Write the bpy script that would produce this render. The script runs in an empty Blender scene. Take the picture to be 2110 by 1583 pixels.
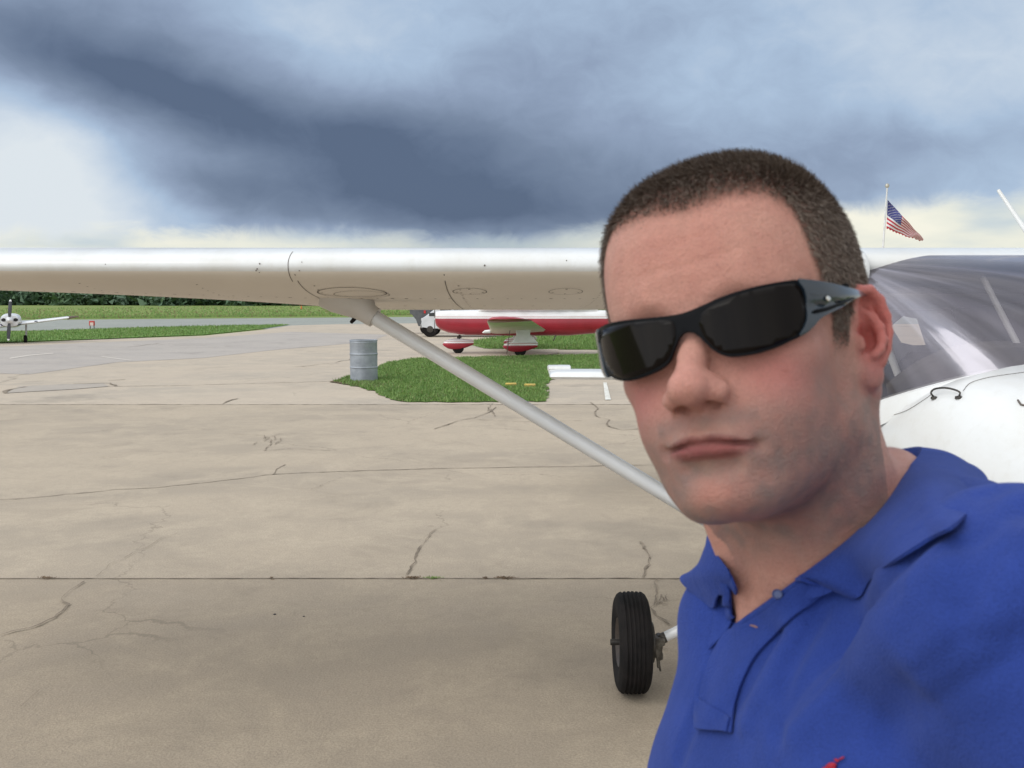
import bpy, bmesh, math, random
import numpy as np
from mathutils import Vector, Matrix

random.seed(7); np.random.seed(7)
R = math.radians
scene = bpy.context.scene
col = scene.collection

# ---------------------------------------------------------------- camera
CAMH, PITCH, FPX = 1.70, R(5.0), 1984.0
camd = bpy.data.cameras.new('camera')
cam = bpy.data.objects.new('camera', camd); col.objects.link(cam)
cam.location = (0, 0, CAMH)
cam.rotation_euler = (R(90) - PITCH, 0, 0)
camd.sensor_width = 36.0
camd.lens = FPX / 2110 * 36
camd.clip_start = 0.02; camd.clip_end = 20000
camd.dof.use_dof = True
camd.dof.focus_distance = 9.0
camd.dof.aperture_fstop = 20.0
scene.camera = cam

def ray(px, py):
    u = (px - 1055.0) / FPX; v = (py - 791.5) / FPX
    c, s = math.cos(PITCH), math.sin(PITCH)
    return Vector((u, c - v * s, -s - v * c))       # unnormalised, depth 1 along the axis
def at(px, py, Y):                                   # point on the ray where world y = Y
    d = ray(px, py); return Vector((0, 0, CAMH)) + d * (Y / d.y)
def dep(px, py, D):                                  # point at axis depth D
    return Vector((0, 0, CAMH)) + ray(px, py) * D
def gnd(px, py, z=0.0):
    d = ray(px, py); return Vector((0, 0, CAMH)) + d * ((CAMH - z) / -d.z)

# ---------------------------------------------------------------- view
scene.view_settings.view_transform = 'Standard'
scene.view_settings.look = 'None'
scene.view_settings.exposure = 0.0
scene.view_settings.gamma = 1.0
scene.render.engine = 'CYCLES'
scene.cycles.max_bounces = 8
scene.cycles.transparent_max_bounces = 16
scene.cycles.use_denoising = True

# ---------------------------------------------------------------- node helper
class NT:
    def __init__(s, tree):
        s.t = tree; s.n = tree.nodes; s.l = tree.links
    def new(s, typ, **kw):
        n = s.n.new(typ)
        for k, v in kw.items(): setattr(n, k, v)
        return n
    def put(s, sock, v):
        if isinstance(v, bpy.types.NodeSocket): s.l.new(v, sock)
        elif v is not None:
            if isinstance(v, (tuple, list)) and len(v) == 3 and sock.type == 'RGBA': v = (*v, 1)
            sock.default_value = v
    def m(s, op, a, b=None, c=None, clamp=False):
        n = s.n.new('ShaderNodeMath'); n.operation = op; n.use_clamp = clamp
        for i, v in enumerate((a, b, c)):
            if v is not None: s.put(n.inputs[i], v)
        return n.outputs[0]
    def vm(s, op, a, b=None):
        n = s.n.new('ShaderNodeVectorMath'); n.operation = op
        s.put(n.inputs[0], a)
        if b is not None: s.put(n.inputs[1], b)
        return n.outputs[0]
    def mix(s, f, a, b, mode='MIX'):
        n = s.n.new('ShaderNodeMix'); n.data_type = 'RGBA'; n.blend_type = mode
        s.put(n.inputs[0], f); s.put(n.inputs[6], a); s.put(n.inputs[7], b)
        return n.outputs[2]
    def noise(s, vec, scale, detail=4, rough=.55, dist=0.0, color=False):
        n = s.n.new('ShaderNodeTexNoise')
        if vec is not None: s.l.new(vec, n.inputs['Vector'])
        n.inputs['Scale'].default_value = scale; n.inputs['Detail'].default_value = detail
        n.inputs['Roughness'].default_value = rough; n.inputs['Distortion'].default_value = dist
        return n.outputs[1] if color else n.outputs[0]
    def smooth(s, v, a, b, lo=0.0, hi=1.0):
        n = s.n.new('ShaderNodeMapRange'); n.interpolation_type = 'SMOOTHSTEP'
        s.put(n.inputs[0], v)
        for i, x in enumerate((a, b, lo, hi)): n.inputs[i + 1].default_value = x
        return n.outputs[0]
    def ramp(s, v, stops, interp='LINEAR'):
        n = s.n.new('ShaderNodeValToRGB'); n.color_ramp.interpolation = interp
        s.put(n.inputs[0], v); e = n.color_ramp.elements
        while len(e) > 2: e.remove(e[-1])
        for i, (p, c) in enumerate(stops):
            if i < 2: e[i].position = p; el = e[i]
            else: el = e.new(p)
            el.color = (*c, 1)
        return n.outputs[0]
    def mapping(s, vec, scale=(1, 1, 1), rot=(0, 0, 0), loc=(0, 0, 0)):
        n = s.n.new('ShaderNodeMapping'); s.l.new(vec, n.inputs[0])
        n.inputs['Scale'].default_value = scale; n.inputs['Rotation'].default_value = rot
        n.inputs['Location'].default_value = loc
        return n.outputs[0]

def srgb(*c):
    return tuple((x / 255 / 12.92) if x <= 10 else ((x / 255 + .055) / 1.055) ** 2.4 for x in c)

# ---------------------------------------------------------------- sky (storm clouds over a Nishita sky)
SUN_EL, SUN_ROT = R(50), R(238)
world = bpy.data.worlds.new('World'); scene.world = world; world.use_nodes = True
w = NT(world.node_tree); w.n.clear()
tc = w.new('ShaderNodeTexCoord')
sep = w.new('ShaderNodeSeparateXYZ'); w.l.new(tc.outputs['Generated'], sep.inputs[0])
dx, dy, dz = sep.outputs
az = w.m('MULTIPLY', w.m('ARCTAN2', dx, dy), 57.29578)          # degrees, + to the right
el = w.m('MULTIPLY', w.m('ARCSINE', dz), 57.29578)
sky = w.new('ShaderNodeTexSky'); sky.sky_type = 'NISHITA'; sky.sun_disc = False
sky.sun_elevation = SUN_EL; sky.sun_rotation = SUN_ROT; sky.dust_density = 3.0
cmb = w.new('ShaderNodeCombineXYZ'); w.put(cmb.inputs[0], az); w.put(cmb.inputs[1], el)
P = cmb.outputs[0]
Ps = w.mapping(P, (0.55, 1.0, 1), (0, 0, R(-12)))
wn = w.new('ShaderNodeVectorMath', operation='SUBTRACT'); w.l.new(w.noise(Ps, .11, 5, .55, 0, True), wn.inputs[0]); wn.inputs[1].default_value = (.5, .5, .5)
sc_ = w.new('ShaderNodeVectorMath', operation='SCALE'); w.l.new(wn.outputs[0], sc_.inputs[0]); sc_.inputs['Scale'].default_value = 4.0
Pw = w.vm('ADD', P, sc_.outputs[0])
sp2 = w.new('ShaderNodeSeparateXYZ'); w.l.new(Pw, sp2.inputs[0])
azw, elw = sp2.outputs[0], sp2.outputs[1]
def skyang(px, py):
    d = ray(px, py).normalized()
    return math.degrees(math.atan2(d.x, d.y)), math.degrees(math.asin(d.z))
#        px    py   rx(px) ry(px) rot  weight   (density blobs of the visible storm front)
BLOBS = [
    (450, -10, 700, 110, 0, .12), (200, 190, 200, 60, 14, .12),
    (820, 350, 430, 115, 4, .44), (560, 260, 420, 80, 14, .30), (1040, 190, 240, 160, -25, .20),
    (150, 80, 340, 130, 10, .30), (950, 430, 430, 50, 2, .34), (450, 400, 190, 40, 14, .26),
    (1800, 330, 420, 90, -6, .26), (1500, 90, 500, 150, 0, .06), (1330, 330, 200, 140, 0, .16),
    (600, 30, 250, 50, 8, -.13), (300, 200, 260, 80, 12, .14), (40, 400, 200, 110, 0, -.50), (120, 300, 100, 40, 20, -.12),
    (900, 30, 240, 60, 0, -.08), (1880, 130, 190, 90, 20, -.12), (1950, 275, 60, 30, 25, -.10),
    (2050, 200, 160, 90, 0, -.06), (330, 170, 200, 30, 12, .08), (760, 270, 160, 40, 10, .06)]
D = None
for px, py, rx, ry, rot, wt in BLOBS:
    a0, e0 = skyang(px, py)
    k = 180 / math.pi / FPX
    c, s = math.cos(R(-rot)), math.sin(R(-rot))
    da = w.m('SUBTRACT', azw, a0); de = w.m('SUBTRACT', elw, e0)
    p = w.m('ADD', w.m('MULTIPLY', da, c / (rx * k)), w.m('MULTIPLY', de, s / (rx * k)))
    q = w.m('ADD', w.m('MULTIPLY', da, -s / (ry * k)), w.m('MULTIPLY', de, c / (ry * k)))
    r2 = w.m('ADD', w.m('MULTIPLY', p, p), w.m('MULTIPLY', q, q))
    g = w.m('MULTIPLY', w.m('EXPONENT', w.m('MULTIPLY', r2, -.9)), wt)
    D = g if D is None else w.m('ADD', D, g)
n1 = w.noise(w.mapping(Pw, (.5, 1, 1), (0, 0, R(-14))), .16, 6, .55)
n2 = w.noise(w.mapping(P, (.7, 1.0, 1), (0, 0, R(18))), .5, 6, .6, .6)
D = w.m('ADD', D, w.m('MULTIPLY', w.m('SUBTRACT', n1, .5), .36))
D = w.m('ADD', D, w.m('MULTIPLY', w.m('SUBTRACT', n2, .5), .20))
D = w.m('ADD', D, .27)
cloud = w.ramp(D, [(0.0, srgb(226, 234, 240)), (.16, srgb(206, 219, 233)), (.34, srgb(174, 195, 220)), (.52, srgb(148, 165, 191)), (.72, srgb(122, 138, 163)), (.93, srgb(100, 116, 142)), (1.0, srgb(90, 106, 132))])
# pale clear strip low over the horizon: its upper edge is ragged
edge = w.m('ADD', w.m('ADD', el, w.m('MULTIPLY', w.m('SUBTRACT', n2, .5), 1.7)), w.m('MULTIPLY', az, -.035))
# the cloud base sags over the middle and is lower on the left
mid = w.m('EXPONENT', w.m('MULTIPLY', w.m('POWER', w.m('DIVIDE', w.m('SUBTRACT', az, -1.0), 7.5), 2), -1.0))
edge = w.m('ADD', edge, w.m('MULTIPLY', mid, 0.9))
lowf = w.smooth(edge, 3.7, 5.0, 1, 0)
strip = w.ramp(w.noise(w.mapping(P, (.3, 1, 1)), .35, 4, .5), [(.3, srgb(200, 214, 222)), (.5, srgb(240, 241, 228)), (.62, srgb(251, 249, 233))])
rainm = w.m('MULTIPLY', mid, .75)
strip = w.mix(rainm, strip, srgb(168, 186, 196))
cl = w.mix(lowf, cloud, strip)
# away from the storm (overhead and behind the camera) the layer is thin and bright
back = w.smooth(dy, .55, -.25)
top = w.smooth(dz, .40, .85)
bright = w.m('MAXIMUM', back, top)
bn = w.noise(tc.outputs['Generated'], 2.3, 5, .6)
bc = w.ramp(bn, [(.3, (.98, 1.07, 1.20)), (.7, (1.70, 1.69, 1.62))])
bscale = w.new('ShaderNodeVectorMath', operation='SCALE'); w.l.new(bc, bscale.inputs[0]); w.put(bscale.inputs['Scale'], w.smooth(dx, -.8, .8, 1.42, .55))
cl = w.mix(bright, cl, bscale.outputs[0])
nish = w.new('ShaderNodeVectorMath', operation='SCALE'); w.l.new(sky.outputs[0], nish.inputs[0]); nish.inputs['Scale'].default_value = .08
fin = w.mix(.94, nish.outputs[0], cl)
bg = w.new('ShaderNodeBackground'); w.l.new(fin, bg.inputs[0]); bg.inputs[1].default_value = 1.0
wo = w.new('ShaderNodeOutputWorld'); w.l.new(bg.outputs[0], wo.inputs[0])
world.cycles.sampling_method = 'MANUAL'; world.cycles.sample_map_resolution = 1024

sund = bpy.data.lights.new('sun', 'SUN'); sund.energy = 0.55; sund.angle = R(30); sund.color = (1, .96, .88)
sun = bpy.data.objects.new('sun', sund); col.objects.link(sun)
sun.rotation_euler = (R(90) - SUN_EL, 0, R(180) - SUN_ROT + R(0))
sun.location = (0, -20, 30)

# ---------------------------------------------------------------- materials
MATS = {}
def mat(name, c1, c2=None, scale=5.0, rough=.6, metal=0.0, bump=0.0, bscale=None, spec=.5, coat=0.0, sss=0, detail=5, contrast=(.35, .65), stretch=(1, 1, 1), croug=.08):
    if name in MATS: return MATS[name]
    m = bpy.data.materials.new(name); m.use_nodes = True; t = NT(m.node_tree)
    b = t.n['Principled BSDF']; tcn = t.new('ShaderNodeTexCoord')
    v = t.mapping(tcn.outputs['Object'], stretch)
    c2 = c2 or tuple(x * .8 for x in c1)
    n = t.noise(v, scale, detail, .6)
    f = t.smooth(n, *contrast)
    t.l.new(t.mix(f, c1, c2), b.inputs['Base Color'])
    b.inputs['Roughness'].default_value = rough
    b.inputs['Metallic'].default_value = metal
    b.inputs['Specular IOR Level'].default_value = spec
    b.inputs['Coat Weight'].default_value = coat; b.inputs['Coat Roughness'].default_value = croug
    if sss:
        b.inputs['Subsurface Weight'].default_value = sss; b.inputs['Subsurface Scale'].default_value = .01
    if bump:
        bn = t.new('ShaderNodeBump'); bn.inputs['Strength'].default_value = 1.0; bn.inputs['Distance'].default_value = bump
        t.l.new(t.noise(v, bscale or scale * 6, 4, .6), bn.inputs['Height']); t.l.new(bn.outputs[0], b.inputs['Normal'])
    MATS[name] = m
    return m

# ---------------------------------------------------------------- mesh helper
class MB:
    def __init__(s): s.v = []; s.f = []; s.mi = []
    def add(s, vs, fs, mi=0):
        o = len(s.v); s.v += [tuple(p) for p in vs]; s.f += [tuple(i + o for i in f) for f in fs]; s.mi += [mi] * len(fs)
    def box(s, c, h, rot=None, mi=0, bev=0.0):
        c = Vector(c); pts = []
        if bev <= 0:
            for z in (-1, 1):
                for x, y in ((-1, -1), (1, -1), (1, 1), (-1, 1)): pts.append(Vector((x * h[0], y * h[1], z * h[2])))
            fs = [(3, 2, 1, 0), (4, 5, 6, 7), (0, 1, 5, 4), (1, 2, 6, 5), (2, 3, 7, 6), (3, 0, 4, 7)]
        else:
            b = min(bev, *(x * .9 for x in h)); rings = []
            for z, k in ((-h[2], b), (-h[2] + b, 0), (h[2] - b, 0), (h[2], b)):
                X, Y = h[0] - k, h[1] - k
                rings.append([(-X + b, -Y, z), (X - b, -Y, z), (X, -Y + b, z), (X, Y - b, z), (X - b, Y, z), (-X + b, Y, z), (-X, Y - b, z), (-X, -Y + b, z)])
            pts = [Vector(p) for r in rings for p in r]
            fs = [tuple(range(7, -1, -1)), tuple(range(24, 32))]
            for r in range(3):
                for i in range(8): fs.append((r * 8 + i, r * 8 + (i + 1) % 8, r * 8 + 8 + (i + 1) % 8, r * 8 + 8 + i))
        if rot is not None: pts = [rot @ p for p in pts]
        s.add([c + p for p in pts], fs, mi); return s
    def loft(s, rings, cap=True, closed=True, mi=0, flip=False):
        n = len(rings[0]); vs = [p for r in rings for p in r]; fs = []
        for i in range(len(rings) - 1):
            for j in range(n if closed else n - 1):
                k = (j + 1) % n; q = (i * n + j, i * n + k, (i + 1) * n + k, (i + 1) * n + j)
                fs.append(q[::-1] if flip else q)
        if cap:
            a = tuple(range(n)); b = tuple(range((len(rings) - 1) * n, len(rings) * n))
            fs.append(a if flip else a[::-1]); fs.append(b[::-1] if flip else b)
        s.add(vs, fs, mi); return s
    def tube(s, pts, r, n=12, mi=0, cap=True, squash=1.0, up=(0, 0, 1)):
        pts = [Vector(p) for p in pts]; rs = r if isinstance(r, (list, tuple)) else [r] * len(pts)
        rings = []
        for i, p in enumerate(pts):
            d = (pts[min(i + 1, len(pts) - 1)] - pts[max(i - 1, 0)]).normalized()
            u = Vector(up); u = (u - d * u.dot(d))
            if u.length < 1e-3: u = Vector((1, 0, 0)) - d * d.x
            u.normalize(); v = d.cross(u)
            rings.append([p + (v * math.cos(t) + u * math.sin(t) * squash) * rs[i] for t in (2 * math.pi * k / n for k in range(n))])
        return s.loft(rings, cap, mi=mi, flip=True)
    def lathe(s, c, prof, axis='z', n=32, mi=0, cap=True):
        rings = []
        for r, h in prof:
            ring = []
            for k in range(n):
                t = 2 * math.pi * k / n; a, b = r * math.cos(t), r * math.sin(t)
                p = {'z': (a, b, h), 'x': (h, a, b), 'y': (b, h, a)}[axis]
                ring.append(Vector(c) + Vector(p))
            rings.append(ring)
        return s.loft(rings, cap, mi=mi, flip=False)
    def build(s, name, mats, parent=None, smooth=True, angle=35):
        me = bpy.data.meshes.new(name); me.from_pydata([tuple(p) for p in s.v], [], s.f)
        if not isinstance(mats, (list, tuple)): mats = [mats]
        for m in mats: me.materials.append(m)
        if len(mats) > 1: me.polygons.foreach_set('material_index', s.mi)
        me.validate(); me.update()
        if smooth:
            me.polygons.foreach_set('use_smooth', [True] * len(me.polygons))
            try: me.set_sharp_from_angle(angle=R(angle))
            except Exception: pass
        o = bpy.data.objects.new(name, me); col.objects.link(o)
        if parent is not None: o.parent = parent
        return o
def recalc(o):
    bm = bmesh.new(); bm.from_mesh(o.data); bmesh.ops.recalc_face_normals(bm, faces=bm.faces); bm.to_mesh(o.data); bm.free(); return o
def tag(o, label=None, cat=None, group=None, kind=None):
    if label: o['label'] = label
    if cat: o['category'] = cat
    if group: o['group'] = group
    if kind: o['kind'] = kind
    return o
def empty(name, loc=(0, 0, 0), rz=0):
    o = bpy.data.objects.new(name, None); o.location = loc; o.rotation_euler = (0, 0, rz); o.empty_display_size = .1
    col.objects.link(o); return o
def sheet(name, poly, z, m, sub=0):
    b = MB(); b.add([(p[0], p[1], z) for p in poly], [tuple(range(len(poly)))])
    o = b.build(name, m, smooth=False)
    bm = bmesh.new(); bm.from_mesh(o.data)
    bmesh.ops.recalc_face_normals(bm, faces=bm.faces)
    for f in bm.faces:
        if f.normal.z < 0: f.normal_flip()
    bm.to_mesh(o.data); bm.free()
    return o
def smoothpath(pts, n=8):
    pts = [Vector(p) for p in pts]; out = []
    P_ = [pts[0] * 2 - pts[1]] + pts + [pts[-1] * 2 - pts[-2]]
    for i in range(1, len(P_) - 2):
        a, b, c, d = P_[i - 1:i + 3]
        for k in range(n):
            t = k / n
            out.append(.5 * ((2 * b) + (c - a) * t + (2 * a - 5 * b + 4 * c - d) * t * t + (3 * b - a - 3 * c + d) * t ** 3))
    out.append(pts[-1]); return out

def inside(poly, x, y):
    c = False; n = len(poly)
    for i in range(n):
        x1, y1 = poly[i]; x2, y2 = poly[i - 1]
        if (y1 > y) != (y2 > y) and x < (x2 - x1) * (y - y1) / (y2 - y1) + x1: c = not c
    return c
# ================================================================ ground
def tex_mat(name, fn, rough=.85):
    m = bpy.data.materials.new(name); m.use_nodes = True; t = NT(m.node_tree)
    b = t.n['Principled BSDF']; tcn = t.new('ShaderNodeTexCoord')
    fn(t, tcn.outputs['Object'], b); 
    b.inputs['Specular IOR Level'].default_value = .25
    return m
def field_fn(t, v, b):
    n1 = t.noise(t.mapping(v, (.02, .12, 1)), 1.0, 5, .6)
    n2 = t.noise(v, 1.3, 6, .7)
    c = t.ramp(n1, [(.3, (.15, .22, .045)), (.5, (.21, .26, .065)), (.7, (.28, .29, .10))])
    c = t.mix(t.smooth(n2, .35, .7), c, (.11, .17, .04))
    t.l.new(c, b.inputs['Base Color']); b.inputs['Roughness'].default_value = .95
field_m = tex_mat('field_grass', field_fn)
def conc_fn(t, v, b, base=(.40, .345, .275), dark=(.225, .195, .16), light=(.52, .45, .36)):
    big = t.noise(t.mapping(v, (.28, .5, 1)), .9, 5, .6, .4)
    med = t.noise(v, 1.7, 7, .68, .5)
    wv_ = t.vm('ADD', v, t.vm('MULTIPLY', t.noise(v, 1.1, 5, .65, 0, True), (.9, .9, 0)))
    vo = t.new('ShaderNodeTexVoronoi', feature='DISTANCE_TO_EDGE'); vo.inputs['Scale'].default_value = .30; t.l.new(wv_, vo.inputs['Vector'])
    hair = t.m('MULTIPLY', t.smooth(vo.outputs['Distance'], .0008, .0028, 1, 0), t.smooth(t.noise(v, .5, 3, .5), .46, .60))
    fine = t.noise(v, 16, 6, .7)
    grit = t.noise(v, 95, 3, .7)
    c = t.mix(t.smooth(big, .40, .66), base, dark)
    c = t.mix(t.m('MULTIPLY', t.smooth(med, .42, .64), .62), c, light)
    c = t.mix(t.m('MULTIPLY', t.smooth(t.noise(t.mapping(v, (1, 1, 1), loc=(9, 4, 2)), 2.6, 6, .7, 1.0), .50, .70), .40), c, dark)
    blot = t.noise(t.mapping(v, (1, 1, 1), loc=(31, 7, 2)), .8, 7, .75, .8)
    c = t.mix(t.m('MULTIPLY', t.smooth(blot, .52, .70), .26), c, (.17, .14, .11))
    c = t.mix(t.smooth(fine, .3, .75, 0, .5), c, dark)
    c = t.mix(t.smooth(grit, .35, .72, 0, .36), c, (.12, .10, .085))
    oil = t.noise(t.mapping(v, (1, 1, 1), loc=(3, 12, 5)), .55, 4, .6)
    c = t.mix(t.m('MULTIPLY', t.smooth(oil, .58, .74), .30), c, (.12, .11, .10))
    c = t.mix(t.m('MULTIPLY', hair, .34), c, (.13, .11, .085))
    t.l.new(c, b.inputs['Base Color'])
    t.l.new(t.smooth(med, .3, .7, .72, .92), b.inputs['Roughness'])
    bn = t.new('ShaderNodeBump'); bn.inputs['Distance'].default_value = .004; bn.inputs['Strength'].default_value = .7
    t.l.new(t.m('ADD', grit, fine), bn.inputs['Height']); t.l.new(bn.outputs[0], b.inputs['Normal'])
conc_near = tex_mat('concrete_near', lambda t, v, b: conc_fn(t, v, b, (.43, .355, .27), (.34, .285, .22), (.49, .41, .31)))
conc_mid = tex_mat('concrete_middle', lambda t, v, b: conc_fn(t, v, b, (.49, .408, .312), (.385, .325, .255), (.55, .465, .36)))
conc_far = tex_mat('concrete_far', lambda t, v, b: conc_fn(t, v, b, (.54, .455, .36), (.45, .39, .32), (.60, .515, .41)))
asph = tex_mat('weathered_asphalt', lambda t, v, b: conc_fn(t, v, b, (.46, .42, .385), (.40, .365, .34), (.50, .455, .41)))
taxi_m = tex_mat('taxiway_surface', lambda t, v, b: conc_fn(t, v, b, (.33, .35, .32), (.27, .29, .27), (.38, .40, .37)))

tag(sheet('ground', [(-2500, -300), (2500, -300), (2500, 6000), (-2500, 6000)], -.02, field_m), kind='structure')
def gp(*pts, z=0): return [gnd(x, y, z) for x, y in pts]
# far taxiway across the grass
l0, l1, l2, l3 = gnd(-400, 663), gnd(2500, 640), gnd(2500, 664), gnd(-400, 684)
tag(sheet('taxiway', [l0, l1, l2, l3], -.012, taxi_m), kind='structure')
# apron slabs
yA, yB, yC = gnd(700, 1193).y, gnd(700, 972).y, gnd(700, 834).y
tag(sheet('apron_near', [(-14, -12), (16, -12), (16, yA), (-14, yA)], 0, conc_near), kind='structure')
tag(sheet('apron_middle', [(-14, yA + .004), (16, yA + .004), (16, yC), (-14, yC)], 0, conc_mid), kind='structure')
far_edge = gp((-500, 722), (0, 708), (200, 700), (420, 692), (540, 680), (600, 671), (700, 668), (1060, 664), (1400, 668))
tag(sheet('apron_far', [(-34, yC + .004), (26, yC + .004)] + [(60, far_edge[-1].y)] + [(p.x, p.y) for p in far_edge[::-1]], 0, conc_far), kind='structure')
# grey asphalt lane on the far apron
tag(sheet('asphalt_lane', [(p.x, p.y) for p in gp((-500, 830), (-300, 760), (60, 772), (240, 747), (420, 738), (560, 722), (760, 705), (800, 690), (600, 684), (420, 697), (200, 706), (0, 715), (-400, 728))], .004, asph), kind='structure')
patch_m = tex_mat('repair_patch', lambda t, v, b: conc_fn(t, v, b, (.44, .395, .345), (.38, .34, .30), (.49, .44, .38)))
tag(sheet('repair_patch', [(p.x, p.y) for p in gp((12, 811), (40, 797), (120, 793), (214, 791), (224, 797), (150, 803), (60, 808))], .008, patch_m), kind='structure')

# grass islands
def grass_fn(t, v, b):
    n1 = t.noise(v, .9, 5, .65); n2 = t.noise(v, 7, 5, .7)
    c = t.ramp(n1, [(.3, (.09, .19, .03)), (.5, (.13, .25, .045)), (.68, (.20, .28, .08))])
    c = t.mix(t.m('MULTIPLY', t.smooth(n2, .4, .7), .5), c, (.06, .13, .022))
    t.l.new(c, b.inputs['Base Color']); b.inputs['Roughness'].default_value = .9
grass_m = tex_mat('grass_turf', grass_fn)
blade_mats = [mat('grass_blade_dark', (.135, .245, .055), (.10, .19, .042), 3), mat('grass_blade_light', (.22, .33, .09), (.17, .27, .07), 3), mat('grass_blade_dry', (.23, .22, .09), (.16, .15, .06), 3)]
def rough_edge(poly, step=.14, amp=.045):
    out = []
    for i in range(len(poly)):
        a, b = Vector(poly[i]), Vector(poly[(i + 1) % len(poly)]); L = (b - a).length; k = max(1, int(L / step))
        nrm = Vector((-(b - a).y, (b - a).x)).normalized()
        for j in range(k): out.append(tuple(a + (b - a) * (j / k) + nrm * random.gauss(0, amp)))
    return out
def island(name, pts, nb, h=(.03, .09), base=.012, dry=.08):
    poly = [(p.x, p.y) for p in pts]
    poly = rough_edge(poly)
    so = sheet(name + '_soil', poly, base, grass_m)
    tag(so, kind='structure'); so.name = 'grass_ground'
    xs = [p[0] for p in poly]; ys = [p[1] for p in poly]; b = MB(); k = 0; tries = 0
    while k < nb and tries < nb * 6:
        tries += 1
        y = ys_min = min(ys) + (max(ys) - min(ys)) * random.random() ** 1.3; x = random.uniform(min(xs), max(xs))
        if not inside(poly, x, y): continue
        k += 1
        H = random.uniform(*h) * (1.6 if random.random() < .06 else 1); wd = .006 + .0006 * y; a = random.uniform(0, 3.14)
        lean = random.gauss(0, .35) * H; lean2 = random.gauss(0, .35) * H
        mi = 2 if random.random() < dry else (1 if random.random() < .5 else 0)
        cx_, sx_ = math.cos(a) * wd / 2, math.sin(a) * wd / 2
        b.add([(x - cx_, y - sx_, base), (x + cx_, y + sx_, base), (x + lean, y + lean2, base + H)], [(0, 1, 2)], mi)
    o = b.build('grass', blade_mats, smooth=False)
    tag(o, kind='stuff'); return o
g1 = island('grass_island', gp((686, 788), (720, 776), (760, 764), (800, 748), (850, 740), (930, 738), (1150, 733), (1250, 731), (1360, 733), (1360, 780), (1135, 781), (1126, 795), (1124, 828), (1000, 829), (860, 830), (815, 827), (790, 815), (735, 797)), 90000, (.02, .06))
tag(g1, 'short green grass island behind the galvanized drum, with dry stems along its edge', 'grass')
g2 = island('grass_strip', gp((-300, 716), (0, 706), (200, 699), (420, 690), (530, 679), (600, 669), (420, 672), (200, 678), (0, 685), (-300, 692)), 16000, (.04, .11))
tag(g2, 'strip of green grass between the apron and the far taxiway on the left', 'grass')
g3 = island('grass_behind', gp((955, 707), (1010, 698), (1100, 690), (1400, 684), (1500, 722), (1180, 721), (1000, 719)), 22000, (.05, .14))
tag(g3, 'green grass behind the wheels of the red and white airplane', 'grass')

soil_m = mat('brown_soil', (.15, .10, .055), (.09, .065, .03), 12, rough=.95, bump=.01)
tag(sheet('soil', [(p.x, p.y) for p in gp((678, 788), (700, 782), (722, 776), (735, 782), (780, 790), (800, 800), (770, 800), (735, 797), (705, 792))], .016, soil_m), kind='structure')
# rough grass bank beyond the taxiway
b = MB()
for i in range(9000):
    px = random.uniform(-60, 1500); t_ = random.random() ** 2
    y0 = 658 - 14 * (px / 1400); py = y0 - t_ * 22
    p = gnd(px, py); 
    if p.y > 300 or p.y < 0: continue
    H = random.uniform(.08, .25) * (1 + (random.random() < .03)); wd = .0009 * p.y
    b.add([(p.x - wd, p.y, -.02), (p.x + wd, p.y, -.02), (p.x + random.gauss(0, .08), p.y, H)], [(0, 1, 2)], 2 if random.random() < .25 else random.choice((0, 1, 1)))
tag(b.build('grass', blade_mats, smooth=False), 'rough pale green grass bank beyond the far taxiway', 'grass', kind='stuff')

# joints and cracks: thin dark filled lines
crack_m = mat('crack_fill', (.15, .12, .09), (.28, .23, .175), 8, rough=.95)
def strip(b, pts, wd, z, jit=0.0, step=.06, vary=.5):
    P_ = []
    for i in range(len(pts) - 1):
        a, c = Vector(pts[i]), Vector(pts[i + 1]); k = max(1, int((c - a).length / step))
        for j in range(k): P_.append(a + (c - a) * (j / k))
    P_.append(Vector(pts[-1])); q = []; off = 0
    for i, p in enumerate(P_):
        d = (P_[min(i + 1, len(P_) - 1)] - P_[max(i - 1, 0)]); n_ = Vector((-d.y, d.x)).normalized()
        off = off * .8 + random.gauss(0, jit); wv = wd * (1 + random.uniform(-vary, vary)) * .5
        c = p.xy + n_ * off; q += [(c.x - n_.x * wv, c.y - n_.y * wv, z), (c.x + n_.x * wv, c.y + n_.y * wv, z)]
    b.add(q, [(2 * i, 2 * i + 1, 2 * i + 3, 2 * i + 2) for i in range(len(P_) - 1)])
def g2d(pts): return [Vector((gnd(x, y).x, gnd(x, y).y)) for x, y in pts]
b = MB()
strip(b, [Vector((-14, yA)), Vector((16, yA))], .012, .004, .0015)
strip(b, g2d([(-40, 979), (-10, 1000)]), .01, .004)
strip(b, [Vector((-14, yC)), Vector((16, yC))], .03, .004, .004)
strip(b, g2d([(560, 978), (640, 974), (900, 966), (1340, 959), (1700, 950)]), .014, .004, .004)
strip(b, g2d([(0, 1030), (100, 1022), (250, 1010), (330, 1006), (480, 988), (560, 978), (580, 958)]), .012, .004, .012)
strip(b, g2d([(60, 799), (360, 795), (700, 786)]), .03, .006, .02)
tag(recalc(b.build('slab_joint', crack_m, smooth=False)), kind='structure')
b = MB()
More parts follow.
